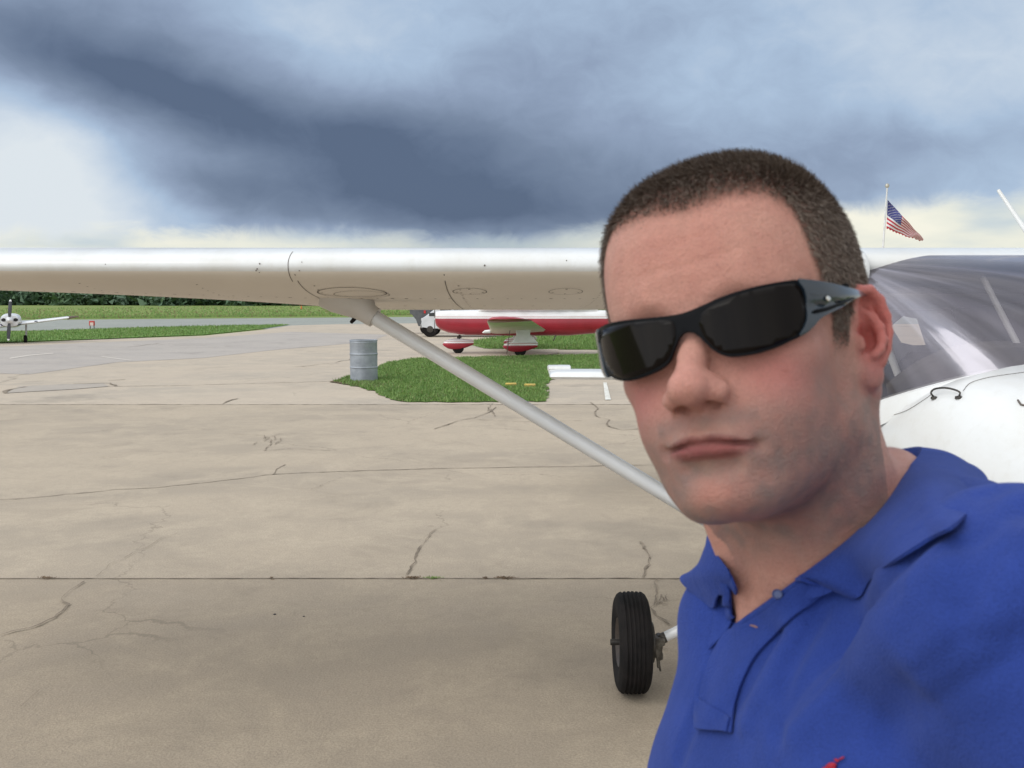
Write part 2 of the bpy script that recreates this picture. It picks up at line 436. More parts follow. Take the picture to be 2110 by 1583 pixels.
CR = [([(0, 1312), (60, 1296), (110, 1275), (135, 1255), (132, 1235), (150, 1215), (175, 1200)], .016),
      ([(1325, 1118), (1338, 1135), (1343, 1155), (1330, 1175), (1327, 1192)], .02),
      ([(1360, 1196), (1356, 1215), (1362, 1232), (1352, 1250), (1345, 1255), (1358, 1272), (1378, 1290)], .018),
      ([(1352, 1250), (1364, 1243), (1366, 1228)], .012),
      ([(840, 1186), (858, 1160), (852, 1150), (870, 1125), (880, 1105), (905, 1092)], .016),
      ([(540, 905), (575, 896), (610, 893)], .016), ([(470, 895), (548, 898), (560, 915), (545, 930), (590, 925), (680, 930)], .014),
      ([(1020, 840), (1008, 848), (985, 862), (950, 868), (900, 885)], .035), ([(985, 865), (1080, 870), (1200, 868)], .02),
      ([(1220, 830), (1236, 843), (1230, 858), (1245, 866), (1252, 880), (1280, 888), (1330, 885)], .03),
      ([(460, 834), (492, 822)], .06), ([(620, 756), (690, 748), (760, 735)], .05), ([(700, 750), (600, 757), (770, 755)], .03),
      ([(12, 811), (20, 803), (60, 798)], .12), ([(150, 792), (215, 791), (224, 797)], .07), ([(225, 785), (260, 783)], .08),
      ([(50, 1460), (75, 1440), (90, 1425)], .008), ([(1350, 1310), (1345, 1330), (1380, 1340)], .012),
      ([(160, 715), (260, 716), (330, 708)], .08), ([(300, 711), (420, 712)], .08), ([(640, 1010), (700, 985)], .006),
      ([(200, 1190), (260, 1150), (330, 1110), (360, 1100)], .005)]
for pts, wd in CR: strip(b, g2d(pts), wd * .55, .0095, .010 if wd < .03 else .03, .05 if wd < .03 else .2, .8)
for bx, by, s_ in ((562, 912, 30), (1364, 1240, 10), (1008, 850, 18)):
    for k in range(4):
        x, y = bx + random.gauss(0, s_ * .5), by + random.gauss(0, s_ * .25)
        strip(b, g2d([(x, y), (x + random.gauss(0, 14), y + random.gauss(0, 9))]), .009, .0098, .006, .03)
tag(recalc(b.build('crack', crack_m, smooth=False)), kind='structure')
# dry weeds and crumbs in the joint
b = MB()
for cx_, w_ in ((98, 18), (850, 22), (892, 18), (1043, 24), (560, 3), (1000, 5)):
    for i in range(int(w_ * 5)):
        p = gnd(cx_ + random.gauss(0, w_ * .5), 1192 + random.gauss(0, 1.2)); H = random.uniform(.003, .013)
        b.add([(p.x - .004, p.y, .002), (p.x + .004, p.y, .002), (p.x + random.gauss(0, .012), p.y + random.gauss(0, .01), H)], [(0, 1, 2)], 2 if cx_ != 892 else 1)
tag(b.build('weeds', blade_mats[:2] + [mat('dry_weed', (.20, .13, .07), (.12, .08, .05), 9)], smooth=False), 'dry weed tufts and crumbs caught in the nearest slab joint', 'weeds', kind='stuff')
pebble_m = mat('dark_pebble', (.03, .03, .03), (.06, .05, .05), 20)
for (px, py, s_, lb) in ((566, 1267, .006, 'larger dark pebble on the bare concrete left of centre'), (626, 1271, .0045, 'smaller dark pebble on the bare concrete, right beside the larger one')):
    p = gnd(px, py); b = MB(); b.lathe((0, 0, 0), [(s_ * .5, -s_ * .02), (s_, s_ * .4), (s_ * .8, s_ * .9), (s_ * .3, s_ * 1.15)], n=9)
    o = b.build('pebble', pebble_m); o.location = (p.x, p.y, 0); o.scale = (1.5, 1, 1); tag(o, lb, 'pebble')
# painted marks
white_paint = mat('worn_white_paint', (.72, .71, .66), (.5, .47, .41), 9, rough=.7, contrast=(.45, .62))
faint_paint = mat('faded_white_paint', (.58, .54, .49), (.50, .45, .40), 9, rough=.8)
yellow_paint = mat('worn_yellow_paint', (.60, .42, .10), (.42, .31, .10), 7, rough=.7, contrast=(.45, .62))
tag(sheet('painted_line', [(p.x, p.y) for p in gp((1243, 789), (1250, 789), (1259, 825), (1247, 825))], .010, white_paint), kind='structure')
tag(sheet('painted_line', [(p.x, p.y) for p in gp((207, 736), (212, 735), (272, 743), (268, 744))], .010, faint_paint), kind='structure')
tag(sheet('painted_line', [(p.x, p.y) for p in gp((20, 738), (60, 732), (110, 728), (110, 729.5), (60, 734), (20, 740.5))], .010, faint_paint), kind='structure')
for cx_, cy_, rot, lb in ((1053, 797, .05, 'yellow painted slab in the grass, nearer the wing strut'), (1092, 799, -.12, 'yellow painted slab in the grass, nearer the white tailplane')):
    p = gnd(cx_, cy_); e = MB(); e.box((0, 0, .03), (.11, .05, .035), bev=.012)
    o = e.build('yellow_marker', yellow_paint); o.location = (p.x, p.y, .01); o.rotation_euler = (0, 0, rot); tag(o, lb, 'marker', 'yellow slabs in the grass')
# ================================================================ galvanized drum
galv = mat('galvanized_steel', (.36, .39, .43), (.26, .285, .32), 5, rough=.55, metal=.35, bump=.004, bscale=30, contrast=(.3, .7))
dark_in = mat('dark_drum_inside', (.03, .03, .032))
p = gnd(750, 785); DR = .285; HT = .865
e = empty('steel_drum', (p.x, p.y, 0.0))
tag(e, 'open grey galvanized steel drum standing at the left tip of the grass island', 'drum')
b = MB(); prof = [(DR * .96, .0), (DR, .012), (DR, .28)]
for z in (.29, .57):
    prof += [(DR, z - .02), (DR + .009, z - .008), (DR + .009, z + .008), (DR, z + .02)]
prof += [(DR, .80), (DR + .006, .815), (DR, .83), (DR, HT - .02)]
b.lathe((0, 0, 0), [(DR * .94, .02)] + prof, n=56, cap=False)
b.lathe((0, 0, 0), [(DR - .008, HT - .02), (DR - .008, .05), (.001, .05)], n=56, cap=False, mi=1)
o = recalc(b.build('drum_wall', [galv, dark_in], e))
for v in o.data.vertices:
    a = math.atan2(v.co.y, v.co.x); k = .006 * math.sin(3 * a + v.co.z * 4) + .004 * math.sin(7 * a - v.co.z * 9)
    v.co.x *= 1 + k; v.co.y *= 1 + k
b = MB(); b.tube([(DR * math.cos(t), DR * math.sin(t), HT - .012) for t in (2 * math.pi * k / 56 for k in range(57))], .012, 8, cap=False)
b.build('rim', galv, e)

# ================================================================ far wood
leafm = [mat('leaf_dark', (.075, .135, .075), (.06, .115, .065), .3), mat('leaf_mid', (.08, .15, .07), (.065, .125, .06), .3), mat('leaf_light', (.085, .15, .06), (.06, .12, .05), .3)]  # greens paled towards blue, distance haze mixed into the leaf colour
b = MB()
for i in range(340):
    cx_ = -230 + 480 * i / 340 + random.gauss(0, 1); cy_ = 268 - cx_ * .28 + random.gauss(0, 7); hh = random.uniform(4.4, 6.6); rw = random.uniform(3.5, 6)
    mi = random.choice((0, 0, 1, 1, 2))
    for k in range(200):
        t = random.uniform(0, 2 * math.pi); zz = random.random() ** .8; rr = rw * math.sqrt(max(.05, 1 - (2 * zz - .9) ** 2 * .8)) * random.uniform(.5, 1.05)
        c = Vector((cx_ + rr * math.cos(t), cy_ + rr * math.sin(t) * .8, zz * hh)); s_ = random.uniform(.5, 1.1)
        q = [c + Vector((random.gauss(0, s_), random.gauss(0, s_), random.gauss(0, s_))) for _ in range(3)]
        b.add(q, [(0, 1, 2)], mi if random.random() < .7 else random.choice((0, 1, 2)))
tag(b.build('wood', leafm, smooth=False), 'dark green line of trees far beyond the airfield', 'wood', kind='stuff')

# ================================================================ flag
fy = 46.0
pb, pt = at(1813, 560, fy), at(1828, 387, fy)
e = empty('flagpole', (pb.x, fy, -.02)); tag(e, 'tall white flagpole with a ball finial behind the airplane roof', 'flagpole')
top = pt - Vector((pb.x, fy, -.02))
polem = mat('white_pole', (.74, .74, .74), (.62, .62, .62), 3, rough=.4)
b = MB(); b.tube([(0, 0, 0), (top.x * .2, 0, top.z * .3), (top.x, 0, top.z)], [.07, .06, .035], 14); b.build('pole', polem, e)
b = MB(); b.lathe((top.x, 0, top.z), [(.01, -.02), (.08, .02), (.10, .09), (.08, .16), (.02, .20)], n=16)
b.build('finial', mat('dull_brass', (.55, .52, .45), (.4, .38, .33), 5, rough=.35, metal=.6), e)
fr = mat('flag_red', (.50, .035, .055), (.42, .03, .045), 2, rough=.8); fw = mat('flag_white', (.74, .73, .74), (.66, .65, .67), 2, rough=.8); fb = mat('flag_blue', (.05, .055, .22), (.04, .045, .17), 2, rough=.8)
e = empty('flag', at(1828, 470, fy)); tag(e, 'stars and stripes flag drooping in folds from the white pole', 'flag')
e0 = e.location.copy()
NU, NV = 60, 65
def fpt(u, v):      # u fly 0..1, v 0 top .. 1 bottom
    A = Vector((1829.0, 412.0)); B = Vector((1866, 452)); C = Vector((1903, 493))
    tpp = A * (1 - u) ** 2 + B * 2 * u * (1 - u) + C * u * u
    A2 = Vector((1826.5, 470.0)); B2 = Vector((1860, 487)); C2 = Vector((1901, 496))
    btt = A2 * (1 - u) ** 2 + B2 * 2 * u * (1 - u) + C2 * u * u
    # lower edge frayed
    q = tpp * (1 - v) + btt * v
    q.y += 1.2 * math.sin(u * 19 + v * 3) * u + (1.8 * math.sin(u * 70) if v > .985 else 0)
    return at(q.x, q.y, fy + .5 * u + .16 * math.sin(u * 10 + v * 4) + u * u * v * 1.0) - e0
b = MB(); vs = [fpt(i / NU, j / NV) for i in range(NU + 1) for j in range(NV + 1)]; fs = []; mi = []
for i in range(NU):
    for j in range(NV):
        st = j // 5; c = 1 if st % 2 else 0
        if i < NU * .4 and st < 7: c = 2
        b_ = i * (NV + 1) + j; fs.append((b_, b_ + 1, b_ + NV + 2, b_ + NV + 1)); mi.append(c)
b.add(vs, fs); b.mi = mi; b.build('cloth', [fr, fw, fb], e)
b = MB()
for r_ in range(9):
    for c_ in range(6 if r_ % 2 == 0 else 5):
        u = (.4 / 12) * (1 + 2 * c_ + (r_ % 2)); v = (7 / 13 / 10) * (1 + r_)
        cpt = fpt(u, v) + Vector((0, -.012, 0)); du = (fpt(u + .01, v) - fpt(u, v)).normalized(); dv = (fpt(u, v + .01) - fpt(u, v)).normalized()
        pts = []
        for k in range(10):
            rr = .030 if k % 2 == 0 else .012; t = k * math.pi / 5
            pts.append(cpt + du * rr * math.sin(t) - dv * rr * math.cos(t))
        b.add(pts, [tuple(range(10))])
b.build('stars', fw, e, smooth=False)
# ================================================================ high-wing airplane (beside the camera)
def put(b, name, mats, e, **kw):
    o = b.build(name, mats, None, **kw); l = Vector(e.matrix_basis.translation) if hasattr(e, 'matrix_basis') else Vector()
    l = e['_w'] if '_w' in e else e.location
    l = Vector(l)
    for v in o.data.vertices: v.co -= l
    o.parent = e; return o
paint = mat('white_aircraft_paint', (.80, .81, .82), (.76, .765, .77), 1.5, rough=.28, coat=.5, contrast=(.3, .7))
paint_old = bpy.data.materials.new('aged_white_paint'); paint_old.use_nodes = True
t = NT(paint_old.node_tree); pb_ = t.n['Principled BSDF']; tcn = t.new('ShaderNodeTexCoord')
sN = t.new('ShaderNodeSeparateXYZ'); t.l.new(tcn.outputs['Normal'], sN.inputs[0])
n1 = t.noise(t.mapping(tcn.outputs['Object'], (2, .5, 1)), 2.2, 6, .65); n2 = t.noise(tcn.outputs['Object'], 30, 4, .6)
c = t.mix(t.smooth(n1, .35, .7), (.72, .73, .735), (.65, .645, .625)); c = t.mix(t.smooth(n2, .5, .8, 0, .18), c, (.5, .46, .4))
t.l.new(c, pb_.inputs['Base Color']); pb_.inputs['Roughness'].default_value = .32; pb_.inputs['Coat Weight'].default_value = .35; pb_.inputs['Coat Roughness'].default_value = .12
under = mat('bounce_tint_under_paint', (.78, .72, .64), (.70, .64, .565), 1.2, rough=.5, contrast=(.3, .7), stretch=(1, .4, 1))  # brown cast of light bounced off the concrete, painted into the base colour
rivet_m = mat('dirty_rivet', (.12, .09, .07), (.2, .16, .13), 20, rough=.7)
seam_m = mat('dark_seam', (.10, .085, .075), (.18, .15, .13), 4, rough=.8)
rubber = mat('tyre_rubber', (.010, .0095, .010), (.017, .015, .015), 12, rough=.85, spec=.15, bump=.0006, bscale=120)
steel = mat('worn_steel', (.32, .30, .28), (.18, .16, .15), 18, rough=.5, metal=.7)
dark_metal = mat('dark_greasy_metal', (.045, .042, .04), (.09, .08, .07), 25, rough=.55, metal=.5)
whitem = paint_old
CX = 1.76
E1 = empty('high_wing_airplane', (CX, 4.2, 0)); tag(E1, 'white high-wing airplane close behind the man, with a grey strut and bare black main wheel', 'airplane')
def naca(x): 
    yt = .6 * (.2969 * math.sqrt(x) - .126 * x - .3516 * x * x + .2843 * x ** 3 - .1036 * x ** 4)
    yc = .02 / .16 * (.8 * x - x * x) if x < .4 else .02 / .36 * (.2 + .8 * x - x * x)
    return yc + yt, yc - yt
NS = 40
XS = [(.5 * (1 - math.cos(math.pi * k / NS))) for k in range(NS + 1)]
def wing_params(X):        # X world; root at 1.3
    X = max(X, -3.4)
    YLE = 3.55; zLE = 1.825
    if X > -.75: ch, sl = 1.60, .112
    else:
        k = (-.75 - X) / 2.65; ch = 1.60 - .42 * k; sl = .112 - .098 * k
        YLE += .10 * k
    return YLE, zLE, ch, sl
def wpt(X, x, side):       # side 0 upper 1 lower
    YLE, zLE, ch, sl = wing_params(X); h = naca(x)[side] * ch * (1.0 if side == 0 else 1.0); n = math.hypot(1, sl)
    ux, uz = 1 / n, -sl / n
    return Vector((X, YLE + ux * x * ch + -uz * h * 0 + h * sl / n, zLE + uz * x * ch + h * ux))
def wring(X): return [wpt(X, x, 0) for x in XS] + [wpt(X, x, 1) for x in XS[-2:0:-1]]
stX = [CX + 4.6, CX + 2.6, CX + .5, CX, 1.30, 1.0, .5, 0, -.3, -.75, -1.2, -1.8, -2.4, -3.0, -3.25, -3.36]
rings = []
for X in stX:
    if X > CX:
        r_ = [Vector((2 * CX - p.x, p.y, p.z)) for p in wring(2 * CX - X)]
        for p, q in zip(r_, r_): p.x = X
    else: r_ = wring(X)
    if X == -3.36: 
        c0 = sum(r_, Vector()) / len(r_); r_ = [c0 + (p - c0) * .9 for p in r_]
    rings.append(r_)
b = MB(); b.loft(rings, flip=False)
wing = recalc(put(b, 'wing', [whitem, under], E1, angle=60))
# painted upper and nose, underside with ground bounce painted into its colour (aft of the rolled leading edge)
wm = wing.data
for p in wm.polygons:
    c = p.center; Y = c.y + 4.2
    if p.normal.z < -.62: p.material_index = 1
# rivets, seams and inspection covers on the wing
def below(X, x, off=.0015):
    a, c = wpt(X, x - .005, 1), wpt(X, x + .005, 1); d = (c - a).normalized(); n_ = Vector((1, 0, 0)).cross(d)
    if n_.z > 0: n_ = -n_
    p = wpt(X, x, 1) + n_ * off; return p, d, n_
def disc(b, X, x, r, n=6, off=.0015, mi=0):
    p, d, n_ = below(X, x, off); u = Vector((1, 0, 0))
    b.add([p + u * r * math.cos(t) + d * r * math.sin(t) for t in (2 * math.pi * k / n for k in range(n))], [tuple(range(n))], mi)
b = MB()
for row, (x, stp, x0, x1) in enumerate([(.30, .06, -3.2, 1.25), (.62, .075, -3.2, 1.25), (.86, .05, -3.2, 1.25), (.93, .09, -3.2, 1.25)]):
    X = x0
    while X < x1:
        disc(b, X + random.gauss(0, .002), x + random.gauss(0, .0008), .0062 if random.random() < .8 else .009); X += stp
for Xr in (-3.0, -2.55, -2.1, -1.65, -1.2, -.75, -.2, .35, .85):
    x = .08
    while x < .84: disc(b, Xr + random.gauss(0, .001), x, .0045); x += .045
put(b, 'rivets', rivet_m, E1, smooth=False)['kind'] = 'stuff'
b = MB()
def seam(pts, wd=.004):       # pts (X, x)
    q = []
    for i, (X, x) in enumerate(pts):
        p, d, n_ = below(X, x, .0018)
        X2, x2 = pts[min(i + 1, len(pts) - 1)]; X1, x1 = pts[max(i - 1, 0)]
        dd = (below(X2, x2)[0] - below(X1, x1)[0]).normalized(); s_ = dd.cross(n_).normalized() * wd / 2
        q += [p - s_, p + s_]
    b.add(q, [(2 * i, 2 * i + 1, 2 * i + 3, 2 * i + 2) for i in range(len(pts) - 1)])
LN = lambda a, c, n=20: [(a[0] + (c[0] - a[0]) * k / n, a[1] + (c[1] - a[1]) * k / n) for k in range(n + 1)]
for Xr in (-2.6, -.80, -.25, .55): seam(LN((Xr, .012), (Xr, .85)), .003)
for xr in (.86,): seam(LN((-3.2, xr), (1.25, xr), 60), .007)
def ell(X, x, a, c, wd=.004, t0=0, t1=2 * math.pi):
    ch = wing_params(X)[2]
    seam([(X + a * math.cos(t), x + c / ch * math.sin(t)) for t in (t0 + (t1 - t0) * k / 36 for k in range(37))], wd)
for X, a in ((-.165, .066), (.21, .066), (.80, .06)):
    ell(X, .15, a, .075, .003)
    for t in (math.pi * .5, math.pi * 1.5, math.pi * .1, math.pi * .9): disc(b, X + a * .8 * math.cos(t), .15 + .055 / 1.6 * math.sin(t), .005, off=.002)
ell(-.63, .17, .135, .12, .005); ell(-.60, .20, .11, .10, .003)
put(b, 'panel_seams', seam_m, E1, smooth=False)
# leading-edge skin joint and dead bug marks
b = MB()
def onnose(X, s):            # s -1 lower .. +1 upper, small x
    side = 0 if s > 0 else 1; x = s * s * .05
    p = wpt(X, x, side); c = Vector((X, wing_params(X)[0] + .25, wing_params(X)[1] + .0)); return p + (p - c).normalized() * .0015
q = []
for k in range(21):
    s = -1 + 2 * k / 20; q += [onnose(-.822, s), onnose(-.8195, s)]
b.add(q, [(2 * i, 2 * i + 1, 2 * i + 3, 2 * i + 2) for i in range(20)])
for X, s in ((-.935, -.2), (-.94, -.3), (-.93, -.42), (-.925, .1), (-.77, .2), (-.78, -.3), (-1.5, .1), (-.1, 0), (.2, .3)):
    p = onnose(X, s); r_ = random.uniform(.0012, .0032)
    b.add([p + Vector((r_ * math.cos(t) * (1 + .5 * random.random()), -.001, r_ * math.sin(t) * (1 + .8 * random.random()))) for t in (k * .785 for k in range(8))], [tuple(range(8))])
put(b, 'bug_marks', seam_m, E1, smooth=False)

# strut: streamlined tube from under the wing to the fuselage
sA = at(728, 612, 4.13); sJ = at(768, 652, 4.12); sB = at(1396, 1034, 4.05)
sC = sB + (sB - sJ) * .46
strut_m = mat('grey_strut_paint', (.74, .755, .775), (.66, .675, .695), 3, rough=.35, coat=.3, contrast=(.3, .7), stretch=(1, 1, 1))
def strut_ring(p, d, chord, thick, n=24):
    d = d.normalized(); a = Vector((0, 1, 0)); a = (a - d * a.dot(d)).normalized(); n_ = d.cross(a)
    out = []
    for k in range(n):
        t = 2 * math.pi * k / n; cx_ = math.cos(t); out.append(p + a * (chord * .5 * cx_) + n_ * (thick * .5 * math.sin(t)))
    return out
d = sB - sJ
b = MB(); b.loft([strut_ring(sJ - d.normalized() * .02, d, .105, .063), strut_ring(sJ + d * .5, d, .105, .066), strut_ring(sC, d, .105, .066)])
strut = recalc(put(b, 'wing_strut', strut_m, E1, angle=60))
# fairing cuff that flares into the wing
b = MB(); rr = []
up_ = sA + Vector((-.02, .0, .075))
for k, (pp_, ch, th) in enumerate([(sJ + d.normalized() * .012, .120, .088), (sJ - d.normalized() * .015, .122, .092), (sJ * .75 + sA * .25, .14, .105), (sJ * .45 + sA * .55, .17, .13), (sJ * .2 + sA * .8 + Vector((-.015, 0, .005)), .22, .16), (sA + Vector((-.045, 0, .022)), .27, .20), (up_ + Vector((-.06, 0, -.02)), .30, .23)]):
    rr.append(strut_ring(pp_, d, ch, th))
b.loft(rr)
recalc(put(b, 'strut_fairing', mat('fairing_paint', (.60, .57, .545), (.52, .49, .46), 4, rough=.45, contrast=(.3, .7)), E1, angle=60))
b = MB(); b.tube([at(724, 664, 4.13), at(737, 650, 4.10)], [.008, .011], 10); b.tube([at(737, 652, 4.10), sJ + Vector((-.03, 0, .02))], .004, 6)
put(b, 'fuel_vent', rubber, E1)

# fuselage: cabin walls, tail cone, cowling
HW = .50
def sring(Y, cx_, hw, z0, z1, n=28, p=3.0, ztop=None):
    out = []
    for k in range(n):
        t = 2 * math.pi * k / n; cc, ss = math.cos(t), math.sin(t)
        out.append(Vector((cx_ + hw * math.copysign(abs(cc) ** (2 / p), cc), Y, (z0 + z1) / 2 + (z1 - z0) / 2 * math.copysign(abs(ss) ** (2 / p), ss))))
    return out
b = MB(); b.loft([sring(1.52, CX, .26, .78, 1.20, n=64, p=2.4), sring(1.56, CX, .34, .70, 1.26, n=64, p=2.6), sring(1.70, CX, .40, .64, 1.31, n=64), sring(2.1, CX, .475, .58, 1.40, n=64, p=2.4), sring(2.6, CX, .525, .54, 1.475, n=64, p=2.4), sring(2.93, CX, .542, .51, 1.512, n=64, p=3.0), sring(3.02, CX, .544, .50, 1.478, n=64, p=3.8), sring(3.16, CX, .545, .48, 1.405, n=64, p=5), sring(3.30, CX, .545, .46, 1.338, n=64, p=6.5), sring(4.6, CX, .535, .44, 1.335, n=64, p=5.5), sring(5.58, CX, .45, .60, 1.37, n=64, p=3.5)], cap=True)
cowl = recalc(put(b, 'fuselage', whitem, E1, angle=50))
b = MB(); b.loft([sring(5.6, CX, .43, .62, 1.42, p=2.5), sring(6.6, CX, .30, .72, 1.28, p=2.5), sring(8.0, CX, .14, .86, 1.16, p=2.3), sring(8.9, CX, .06, .95, 1.12, p=2.2)], cap=True)
recalc(put(b, 'tail_cone', whitem, E1, angle=50))
b = MB(); b.loft([[Vector((CX + sx * .035, y, z)) for sx, y, z in ((0, 7.6, 1.15), (1, 7.9, 1.12), (1, 8.6, 1.1), (0, 8.9, 1.1), (-1, 8.6, 1.1), (-1, 7.9, 1.12))], [Vector((CX + sx * .02, y, z)) for sx, y, z in ((0, 8.5, 2.45), (1, 8.6, 2.45), (1, 8.9, 2.45), (0, 9.05, 2.45), (-1, 8.9, 2.45), (-1, 8.6, 2.45))]])
recalc(put(b, 'tail_fin', whitem, E1))
b = MB(); rr = []
for xo, c0, k in ((-1.425, 8.42, .35), (-1.41, 8.40, .8), (-1.36, 8.38, 1), (0, 8.25, 1.15), (1.36, 8.38, 1), (1.41, 8.40, .8), (1.425, 8.42, .35)):
    rr.append([Vector((CX + xo, y, z)) for y, z in ((c0, 1.028), (c0 + .03, 1.028 + .03 * k), (c0 + .12, 1.028 + .042 * k), (c0 + .5, 1.045 + .02 * k), (c0 + .5, 1.045 - .02 * k), (c0 + .12, 1.028 - .03 * k), (c0 + .02, 1.028 - .022 * k))])
b.loft(rr); recalc(put(b, 'tailplane', whitem, E1, angle=40))
for s_ in (-1, 1):
    b = MB(); b.loft([[Vector((CX + s_ * xo, 8.93 + .13 * math.cos(a) * k, 1.068 + .03 * math.sin(a) * k)) for a in (2 * math.pi * m / 16 for m in range(16))] for xo, k in ((1.43, .6), (1.42, .95), (1.30, 1), (1.225, .95), (1.215, .6))])
    recalc(put(b, 'elevator_horn', whitem, E1))
    b = MB(); b.loft([[Vector((CX + s_ * xo, y, z)) for y, z in ((8.90, 1.055), (9.25, 1.03), (9.25, 1.02), (8.90, 1.03))] for xo in (1.21, .1)]); recalc(put(b, 'elevator', whitem, E1))
# dark cabin interior
inner = mat('cabin_trim', (.075, .068, .058), (.05, .045, .04), 6, rough=.8)
inner2 = mat('grey_vinyl', (.16, .15, .135), (.11, .10, .09), 8, rough=.7)
b = MB()
b.box((CX, 4.2, 1.352), (.49, .95, .004)); b.box((CX, 4.3, .96), (.47, 1.2, .02)); 
put(b, 'cabin_floor', inner, E1, smooth=False)
b = MB(); prof = []
gl = []
for k in range(25):
    t = -1 + 2 * k / 24; X = CX + .47 * t; hh = 1.555 - .20 * abs(t) ** 2.6
    gl.append([Vector((X, 3.05 + .16 * t * t, hh - .07)), Vector((X, 3.12 + .16 * t * t, hh - .015)), Vector((X, 3.42, hh)), Vector((X, 3.46, hh - .02)), Vector((X, 3.46, hh - .32))])
b.loft(gl, cap=False, closed=False); put(b, 'glareshield', inner2, E1)
b = MB(); 
for sx in (-.23, .23):
    b = MB(); b.box((CX + sx, 4.2, 1.08), (.2, .22, .08), bev=.04); b.box((CX + sx, 4.43, 1.30), (.19, .06, .16), rot=Matrix.Rotation(R(-12), 3, 'X'), bev=.04)
    put(b, 'seat', inner2, E1)
# near wall: posts between roof and sill; far wall with a rear side window; rear bulkhead
X = CX - HW + .005
for wy, seg in (((-.03, .03), ((3.25, 1.28), (3.56, 1.80))), ((-.04, .04), ((4.45, 1.26), (4.35, 1.76))), ((-.15, .2), ((5.35, 1.30), (5.25, 1.70)))):
    b = MB(); b.loft([[Vector((X - .012, y + wy[0], z)), Vector((X + .02, y + wy[0], z)), Vector((X + .02, y + wy[1], z)), Vector((X - .012, y + wy[1], z))] for y, z in seg]); put(b, 'door_post', inner, E1)
Xf = CX + HW - .04
hole = [Vector((Xf, Xf * FPX / (px - 1055), 0)) for px in (1838, 1868, 1893, 1912, 1880, 1855)]
hole = []
for px, py in ((1836, 672), (1862, 651), (1893, 657), (1911, 711), (1884, 712), (1857, 706)):
    d_ = ray(px, py); k = Xf / d_.x; hole.append(Vector((Xf, k * d_.y, CAMH + k * d_.z)))
cH = sum(hole, Vector()) / 6
outer = []
for h in hole:
    dd = (h - cH); outer.append(cH + Vector((0, math.copysign(.9, dd.y) if abs(dd.y) > .03 else dd.y, math.copysign(.5, dd.z) if abs(dd.z) > .02 else dd.z)))
b = MB()
ordr = sorted(range(6), key=lambda i: math.atan2(hole[i].z - cH.z, hole[i].y - cH.y))
H_ = [hole[i] for i in ordr]; O_ = []
for h in H_:
    dd = h - cH; k = min(1.15 / max(abs(dd.y), 1e-3), .24 / max(abs(dd.z), 1e-3)); O_.append(cH + dd * k)
b.add(H_ + O_, [(i, (i + 1) % 6, 6 + (i + 1) % 6, 6 + i) for i in range(6)])
fw_ = put(b, 'far_cabin_wall', inner2, E1, smooth=False)
mm = fw_.modifiers.new('solid', 'SOLIDIFY'); mm.thickness = .01; mm.offset = 1
b = MB(); b.box((Xf + .012, 4.15, 1.5), (.008, .78, .27)); put(b, 'far_door', inner2, E1, smooth=False)
b = MB(); b.box((CX - .12, 5.3, 1.5), (.36, .01, .32)); put(b, 'rear_bulkhead', inner, E1, smooth=False)
b = MB(); b.box((CX, 4.6, 1.735), (.47, 1.0, .01)); put(b, 'headliner', inner2, E1, smooth=False)
b = MB(); b.tube([Vector((CX - .34, 3.46, 1.36)), Vector((CX - .43, 3.66, 1.76))], .013, 10); put(b, 'cabin_brace', strut_m, E1); b = MB(); b.tube([Vector((CX + .0, 3.30, 1.50)), Vector((CX - .02, 3.60, 1.80))], .011, 10)
put(b, 'cabin_brace', strut_m, E1)
# windshield
glass = bpy.data.materials.new('windshield_acrylic'); glass.use_nodes = True; t = NT(glass.node_tree); t.n.clear()
tcn = t.new('ShaderNodeTexCoord'); uvv = tcn.outputs['UV']
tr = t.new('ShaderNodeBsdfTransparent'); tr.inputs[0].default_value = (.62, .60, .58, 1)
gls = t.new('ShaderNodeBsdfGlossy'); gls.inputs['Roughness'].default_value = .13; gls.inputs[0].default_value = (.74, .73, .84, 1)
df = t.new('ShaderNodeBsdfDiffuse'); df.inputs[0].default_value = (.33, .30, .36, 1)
st1 = t.noise(t.mapping(uvv, (.7, 3.2, 1), (0, 0, 0)), 1.6, 3, .5, .3)  # diffuse streaks: dust, with reflection bands painted in as haze
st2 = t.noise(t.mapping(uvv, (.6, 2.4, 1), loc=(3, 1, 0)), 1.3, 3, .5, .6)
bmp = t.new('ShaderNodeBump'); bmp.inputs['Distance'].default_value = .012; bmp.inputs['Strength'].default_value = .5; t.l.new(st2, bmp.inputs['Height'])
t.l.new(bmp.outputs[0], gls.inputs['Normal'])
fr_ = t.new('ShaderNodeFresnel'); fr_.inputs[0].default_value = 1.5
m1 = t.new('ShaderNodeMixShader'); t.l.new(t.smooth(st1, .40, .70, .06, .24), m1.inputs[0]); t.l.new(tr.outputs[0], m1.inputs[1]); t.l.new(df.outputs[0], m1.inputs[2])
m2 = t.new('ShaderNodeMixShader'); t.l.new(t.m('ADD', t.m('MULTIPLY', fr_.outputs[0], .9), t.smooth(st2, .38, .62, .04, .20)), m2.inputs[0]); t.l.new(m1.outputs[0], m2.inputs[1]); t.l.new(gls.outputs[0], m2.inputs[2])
oo = t.new('ShaderNodeOutputMaterial'); t.l.new(m2.outputs[0], oo.inputs[0])
NUW, NVW = 40, 16; vs = []; uv = []
